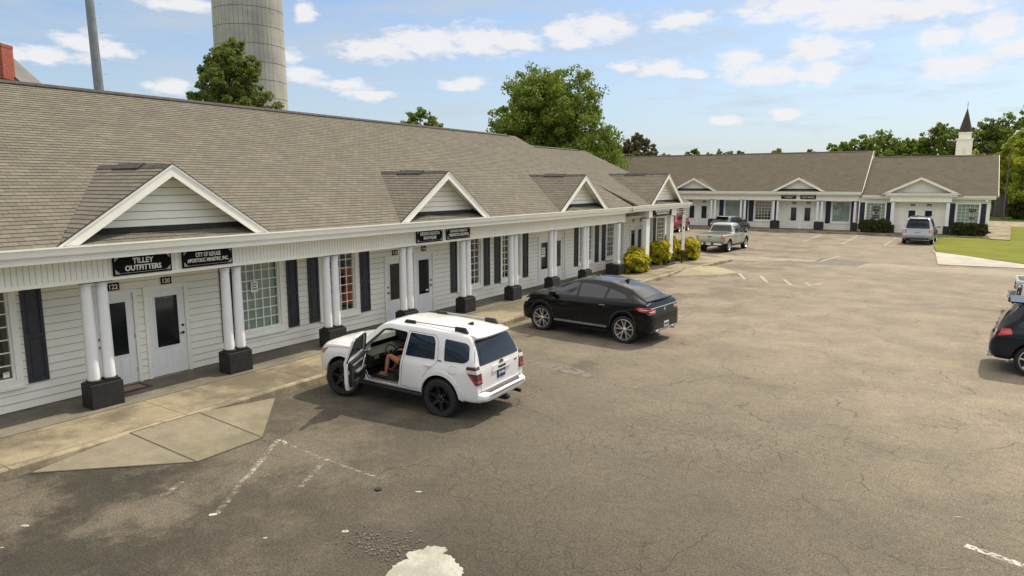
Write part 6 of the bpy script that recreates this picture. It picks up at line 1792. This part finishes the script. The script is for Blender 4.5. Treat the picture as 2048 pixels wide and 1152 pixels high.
mb = ch.seam('T', [(1.5, -.70), (1.52, .70)]); ch.seam('T', [(1.52, .70), (2.15, .66)], mb=mb); ch.seam('T', [(1.52, -.70), (2.15, -.66)], mb=mb); mb.build('bonnet_gap', 'rubber', cp, recalc=False)
mb = MB(); V = []
for i in range(13):
    t = -1 + i / 6; y = t * .74; x = ovh(-2.33 + .10 * t * t); z = 1.262 - .03 * t * t
    V += [(x + .16, y, z - .01), (x, y, z + .028), (x - .01, y, z - .002), (x + .10, y, z - .04)]
mb.mesh(V, [(4 * i + j, 4 * i + (j + 1) % 4, 4 * i + 4 + (j + 1) % 4, 4 * i + 4 + j) for i in range(12) for j in range(4)] + [(0, 1, 2, 3), (48, 51, 50, 49)]); mb.build('tail_spoiler', 'paint_black', cp, smooth=True)
ch.decal('B', [(-.82, 1.03), (.82, 1.03), (.82, 1.012), (-.82, 1.012)], off=.014, r=0, grid=.1).build('chrome_strip', 'chrome', cp, smooth=True)
ch.decal('B', [(-.70, .40), (.70, .40), (.60, .34), (-.60, .34)], off=.02, r=.01, grid=.1).build('skid_plate', 'rim_silver', cp, smooth=True)
ch.decal('B', [(-.78, .56), (.78, .56), (.74, .41), (-.74, .41)], off=.006, r=.02, grid=.1).build('bumper_insert', 'car_trim', cp, smooth=True)
plate(cp, ch, .55, 'PKL-3310')
p, n = ch.hit('B', 0, .95)
mb = MB(); mb.lathe([(.075, -.012), (.075, 0), (.064, 0), (.064, -.012)], 24, axis='y', close=True)
for q in range(3):
    a = pi / 2 + q * 2 * pi / 3; mb.tube((0, -.006, 0), (.068 * cos(a), -.006, .068 * sin(a)), .009, .003, n=5)
o = mb.build('badge', 'chrome', cp); o.rotation_euler = (0, 0, -pi / 2); o.location = (p.x - .006, 0, 1.0)
mb = MB(); mb.mesh([(-1.08, -.025, 1.62), (-.90, -.02, 1.67), (-.90, .02, 1.67), (-1.08, .025, 1.62), (-1.10, -.006, 1.74), (-1.05, -.006, 1.75), (-1.05, .006, 1.75), (-1.10, .006, 1.74)], [(0, 3, 2, 1), (4, 5, 6, 7), (0, 1, 5, 4), (1, 2, 6, 5), (2, 3, 7, 6), (3, 0, 4, 7)]); mb.build('shark_fin_antenna', 'rubber', cp)
for y in (-.5, .5):
    mb = MB(); mb.tube((-2.0, y, .37), (-2.36, y, .37), .045, n=12); mb.build('exhaust_pipe', 'chrome', cp, smooth=True)

# ================================================================ family SUVs (one builder, own proportions, colours and lamps)
def family_suv(label, m, loc, rz, scale, L=(-2.35, 2.35), W_=.94, H=1.70, wb=2.75, r=.37, lampm='lamp_red', lamp=((-2.32, -2.02, .82, 1.08), (.60, .92, .82, 1.08)), rack=False, style='five', glassm='glass_tint', slope=.28, platetxt=None, low=None, rimm='rim_silver', rails=False, trim_low=True, ws=True, ang=None, name='parked_suv'):
    a, b = L; h = H; k = W_
    S = [(a, .50, .62, .68, k * .80, k * .78, k * .74), (a + .04, .42, .72, .80, k * .92, k * .90, k * .86), (a + .10, .38, .78, .88, k * .975, k * .95, k * .90), (a + .13, .36, .98, 1.06, k * .99, k * .96, k * .88), (a + .17, .34, 1.04, 1.14, k, k * .96, k * .84),
         (a + .17 + slope * .6, .33, 1.05, h - .22, k, k * .95, k * .72), (a + .17 + slope, .32, 1.05, h - .06, k, k * .95, k * .70), (a + .30 + slope, .32, 1.05, h - .01, k, k * .95, k * .69), (-.4, .31, 1.04, h, k, k * .95, k * .70), (.30, .31, 1.02, h - .03, k, k * .95, k * .68), (.52, .31, 1.02, h - .10, k, k * .95, k * .68),
         (1.18, .31, 1.0, 1.12, k, k * .94, k * .78), (1.32, .32, .98, 1.07, k, k * .93, k * .80), (b - .35, .34, .92, 1.0, k * .98, k * .90, k * .78), (b - .10, .38, .80, .90, k * .90, k * .84, k * .74), (b - .02, .44, .64, .72, k * .80, k * .76, k * .70), (b, .50, .60, .64, k * .70, k * .68, k * .64)]
    e, bo, sh = vehicle(name, label, S, m, wb, r, .24, loc, rz, scale, arch=.06, style=style, rim=rimm)
    finish(bo)
    zt = h - .12; z0 = 1.10
    both(sh, None, e, [(.98, z0), (.14, z0 + .01), (.14, zt - .01), (.36, zt - .03)], glassm, 'front_window', off=.005, r=.05)
    both(sh, None, e, [(.06, z0 + .01), (-.74, z0 + .02), (-.74, zt - .02), (.06, zt)], glassm, 'rear_door_window', off=.005, r=.05)
    both(sh, None, e, [(-.84, z0 + .02), (a + .50, z0 + .05), (a + .40 + slope, zt - .05), (-.84, zt - .02)], glassm, 'quarter_window', off=.005, r=.05)
    sh.decal('B', [(-k * .76, 1.13), (k * .76, 1.13), (k * .64, h - .13), (-k * .64, h - .13)], off=.005, r=.06).build('rear_window', glassm, e, smooth=True)
    sh.decal('T', [(.56, -k * .62), (.56, k * .62), (1.16, k * .74), (1.16, -k * .74)], off=.004, r=.05, grid=.12).build('windscreen', glassm, e, smooth=True)
    for side in 'LR':
        s = 1 if side == 'L' else -1
        mb = sh.seam(side, [(.98, .42), (1.0, .8), (.96, 1.05)], w=.01); sh.seam(side, [(.10, .42), (.10, z0), (.10, zt)], mb=mb, w=.01); sh.seam(side, [(-.72, .42), (-.9, .8), (-.80, 1.06), (-.79, zt)], mb=mb, w=.01)
        mb.build('shut_lines', 'rubber', e, recalc=False)
        x0, x1, q0, q1 = lamp[0]; y0, y1, p0, p1 = lamp[1]
        o = sh.decal(side, [(x0, q0), (x1, q0 + (q1 - q0) * .35), (x1 - .04, q1), (x0, q1)], off=.012, r=.03).build('tail_lamp', lampm, e, smooth=True)
        q1 = min(p1, 1.06); ya = min(y1, k * .93)
        o = sh.decal('B', [(s * ya, p0), (s * y0, p0 + .02), (s * y0, q1 - .03), (s * ya, q1)], off=.012, r=.02, grid=.05).build('tail_lamp', lampm, e, smooth=True)
        if lampm == 'lamp_red': sh.decal('B', [(s * (y1 - .04), p0 + .08), (s * (y0 + .05), p0 + .08), (s * (y0 + .05), p0 + .13), (s * (y1 - .04), p0 + .13)], off=.017, r=.008).build('reversing_lens', 'lamp_clear', o, smooth=True)
        handle(e, sh, side, .30, .93, m); handle(e, sh, side, -.62, .95, m); mirror(e, .92, k - .02, 1.06, m, s)
        if rails:
            mb = MB(); y = s * k * .60; mb.tube((a + .7, y, h + .055), (.25, y, h + .035), .018, n=8); [mb.tube((x, y, h), (x, y, h + .05), .022, n=8) for x in (a + .7, -.6, .25)]; mb.build('roof_rail', 'rim_silver', e, smooth=True)
        if trim_low: sh.decal(side, [(wb / 2 - r - .12, .33), (-wb / 2 + r + .12, .33), (-wb / 2 + r + .12, .43), (wb / 2 - r - .12, .43)], off=.010, r=.01, grid=.15).build('sill_trim', 'car_trim', e)
    if rack:
        for x in (-1.0, -.1):
            mb = MB(); mb.box(x - .03, x + .03, -k * .62, k * .62, h + .06, h + .085); mb.build('roof_crossbar', 'car_trim', e)
        mb = MB(); mb.box(-1.15, .05, .18, .42, h + .09, h + .13); mb.build('roof_carrier', 'car_trim', e, bevel=.01)
    mb = MB(); mb.box(a - .02, a + .08, -k * .72, k * .72, .36, .50); mb.build('bumper_insert', low or 'car_trim', e, bevel=.02)
    mb = MB(); mb.box(a + .12 + slope * .5, a + .28 + slope, -k * .60, k * .60, h - .05, h - .015); mb.build('spoiler', m, e, bevel=.01)
    if platetxt: plate(e, sh, .86, platetxt)
    mb = MB(); mb.tube((a + .15, -.5, .36), (a - .03, -.5, .35), .035, n=10); mb.build('exhaust_pipe', 'chrome', e, smooth=True)
    return e, sh
family_suv('dark blue black SUV cut off by the right edge, tail towards the shops', 'paint_navyblack', (3.42, 21.22, 0), radians(-3), 1.04, L=(-2.36, 2.40), W_=.96, H=1.72, wb=2.93, r=.38, slope=.42, platetxt='HDA-9921', lamp=((-2.31, -1.92, .90, 1.10), (.55, .93, .90, 1.10)), low='rim_silver', style='seven')
family_suv('silver SUV with roof rack parked before the far shops beside the lawn', 'paint_silver', (-2.38, 64.0, 0), radians(88), 1.10, L=(-2.58, 2.5), W_=.98, H=1.86, wb=3.0, r=.39, rack=True, rails=True, platetxt='FBD-2210', slope=.20, lamp=((-2.53, -2.30, .84, 1.06), (.68, .96, .82, 1.06)))
family_suv('grey crossover with pale roof half hidden behind the green pickup', 'paint_slate', (-17.75, 65.0, 0), radians(80), 1.04, H=1.66, slope=.5, W_=.93, style='ten', lamp=((-2.28, -2.05, .90, 1.0), (.6, .9, .90, 1.0)))
family_suv('bright red SUV partly hidden behind the last porch column', 'paint_red', (-23.6, 66.0, 0), radians(93), 1.08, H=1.70, slope=.34, lamp=((-2.30, -2.1, .95, 1.15), (.7, .92, .95, 1.15)), platetxt='TLM-4471')
# pickups
def pickup(label, m, loc, rz, scale, platetxt, cover=True, lampm='lamp_red'):
    S = [(-2.74, .66, .96, 1.02, .86, .85, .84), (-2.71, .60, 1.06, 1.14, .925, .92, .90), (-2.65, .56, 1.10, 1.165, .935, .93, .91), (-.86, .42, 1.12, 1.18, .945, .93, .90), (-.78, .42, 1.12, 1.22, .945, .93, .82), (-.74, .42, 1.12, 1.28, .945, .92, .78), (-.60, .42, 1.12, 1.72, .945, .91, .66), (-.5, .42, 1.12, 1.79, .945, .91, .66),
         (.2, .42, 1.11, 1.82, .945, .91, .66), (.60, .42, 1.10, 1.78, .945, .91, .65), (.80, .42, 1.10, 1.70, .945, .91, .65), (1.42, .42, 1.08, 1.22, .945, .90, .76), (1.56, .42, 1.06, 1.17, .945, .90, .78), (2.2, .44, .98, 1.10, .93, .88, .78), (2.42, .48, .86, .98, .88, .82, .74), (2.50, .52, .74, .84, .80, .76, .70), (2.53, .56, .68, .72, .72, .7, .66)]
    e, bo, sh = vehicle('pickup_truck', label, S, m, 3.22, .39, .26, loc, rz, scale, arch=.08, style='six', rim='rim_silver', cat='pickup truck', wy=.0)
    finish(bo)
    both(sh, None, e, [(1.22, 1.17), (.42, 1.18), (.42, 1.66), (.62, 1.64)], 'glass_tint', 'front_window', off=.005, r=.04)
    both(sh, None, e, [(.34, 1.18), (-.48, 1.19), (-.46, 1.62), (.34, 1.66)], 'glass_tint', 'rear_door_window', off=.005, r=.04)
    sh.decal('B', [(-.72, 1.27), (.72, 1.27), (.60, 1.68), (-.60, 1.68)], off=.005, r=.05).build('rear_window', 'glass_tint', e, smooth=True)
    sh.decal('T', [(.84, -.60), (.84, .60), (1.40, .72), (1.40, -.72)], off=.004, r=.05, grid=.12).build('windscreen', 'glass_tint', e, smooth=True)
    sh.decal('T', [(-2.66, -.86), (-2.66, .86), (-.84, .86), (-.84, -.86)], off=.012, r=.02, grid=.3).build('bed_cover' if cover else 'bed_floor', 'seat_black', e)
    if not cover:
        for s in (-1, 1):
            mb = MB(); mb.box(-2.72, -.84, s * .80, s * .92, 1.16, 1.24); mb.build('bed_rail', m, e, bevel=.015)
        mb = MB(); mb.box(-2.76, -2.68, -.80, .80, 1.14, 1.235); mb.build('tailgate_top', m, e, bevel=.012)
    for side in 'LR':
        s = 1 if side == 'L' else -1
        mb = sh.seam(side, [(1.0, .50), (1.12, .9), (1.12, 1.1)], w=.01); sh.seam(side, [(.38, .50), (.38, 1.15)], mb=mb, w=.01); sh.seam(side, [(-.55, .50), (-.62, .8), (-.62, 1.15)], mb=mb, w=.01); sh.seam(side, [(-.80, .46), (-.80, 1.14)], mb=mb, w=.02)
        mb.build('shut_lines', 'rubber', e, recalc=False)
        sh.decal('B', [(s * .93, .76), (s * .76, .76), (s * .76, 1.11), (s * .93, 1.11)], off=.012, r=.02).build('tail_lamp', lampm, e, smooth=True)
        o = sh.decal(side, [(-2.72, .76), (-2.60, .76), (-2.58, 1.11), (-2.70, 1.11)], off=.012, r=.02).build('tail_lamp', lampm, e, smooth=True)
        p, n = sh.hit('B', s * .84, .84); mb = MB(); mb.box(p.x - .02, p.x - .012, s * .84 - .03, s * .84 + .03, .80, .88); mb.build('reversing_lens', 'lamp_clear', e)
        handle(e, sh, side, .52, 1.0, 'rubber'); handle(e, sh, side, -.40, 1.0, 'rubber'); mirror(e, 1.12, .93, 1.12, 'car_trim', s)
        arcs = [arclip] if s > 0 else []
    arclip(sh, e, -1.61, .485, .55, m, .42, 0, 180, .014); arclip(sh, e, 1.61, .485, .55, m, .42, 0, 180, .014)
    mb = MB(); mb.box(-2.92, -2.70, -.92, .92, .50, .68); o = mb.build('rear_bumper', 'car_trim', e, bevel=.03, seg=3)
    for s in (-1, 1):
        mb = MB(); mb.box(-2.930, -2.915, s * .34, s * .86, .53, .65); mb.build('bumper_panel', 'rim_silver', o, bevel=.006)
    mb = MB(); mb.box(-2.935, -2.920, -.155, .155, .515, .665); o = mb.build('licence_plate', 'plate_white', e)
    put_text('lettering', platetxt, .25, .07, 'plate_text', o, (-2.938, 0, .59), (pi / 2, 0, -pi / 2), .02)
    oval_badge(e, sh, 0, .92, .10, 'rubber', off=.012, inner=False)
    p, n = sh.hit('B', 0, 1.07); mb = MB(); mb.box(p.x - .02, p.x, -.12, .12, 1.02, 1.07); mb.build('tailgate_handle', 'rubber', e, bevel=.008)
    mb = MB(); mb.box(-2.90, -2.6, -.04, .04, .40, .48); mb.tube((-2.2, -.55, .42), (-2.80, -.6, .42), .035, n=10); mb.build('hitch_and_exhaust', 'rubber', e)
    mb = MB(); mb.box(-1.55, 1.5, -.60, .60, .34, .46); mb.build('chassis', 'rubber', e)
    for s in (-1, 1):
        mb = MB(); mb.box(-.95, 1.0, s * .80, s * .95, .38, .43); mb.build('side_step', 'car_trim', e, bevel=.01)
    return e, sh
pickup('sage green double cab pickup crossing the lot near the golden shrubs', 'paint_sage', (-13.85, 49.3, 0), radians(86), 1.06, 'HJR-7719')
pickup('white pickup with open bed cut off by the right edge', 'paint_truckwhite', (4.86, 30.35, 0), radians(-2), 1.05, 'RDB-5520', cover=False, lampm='lamp_dark')
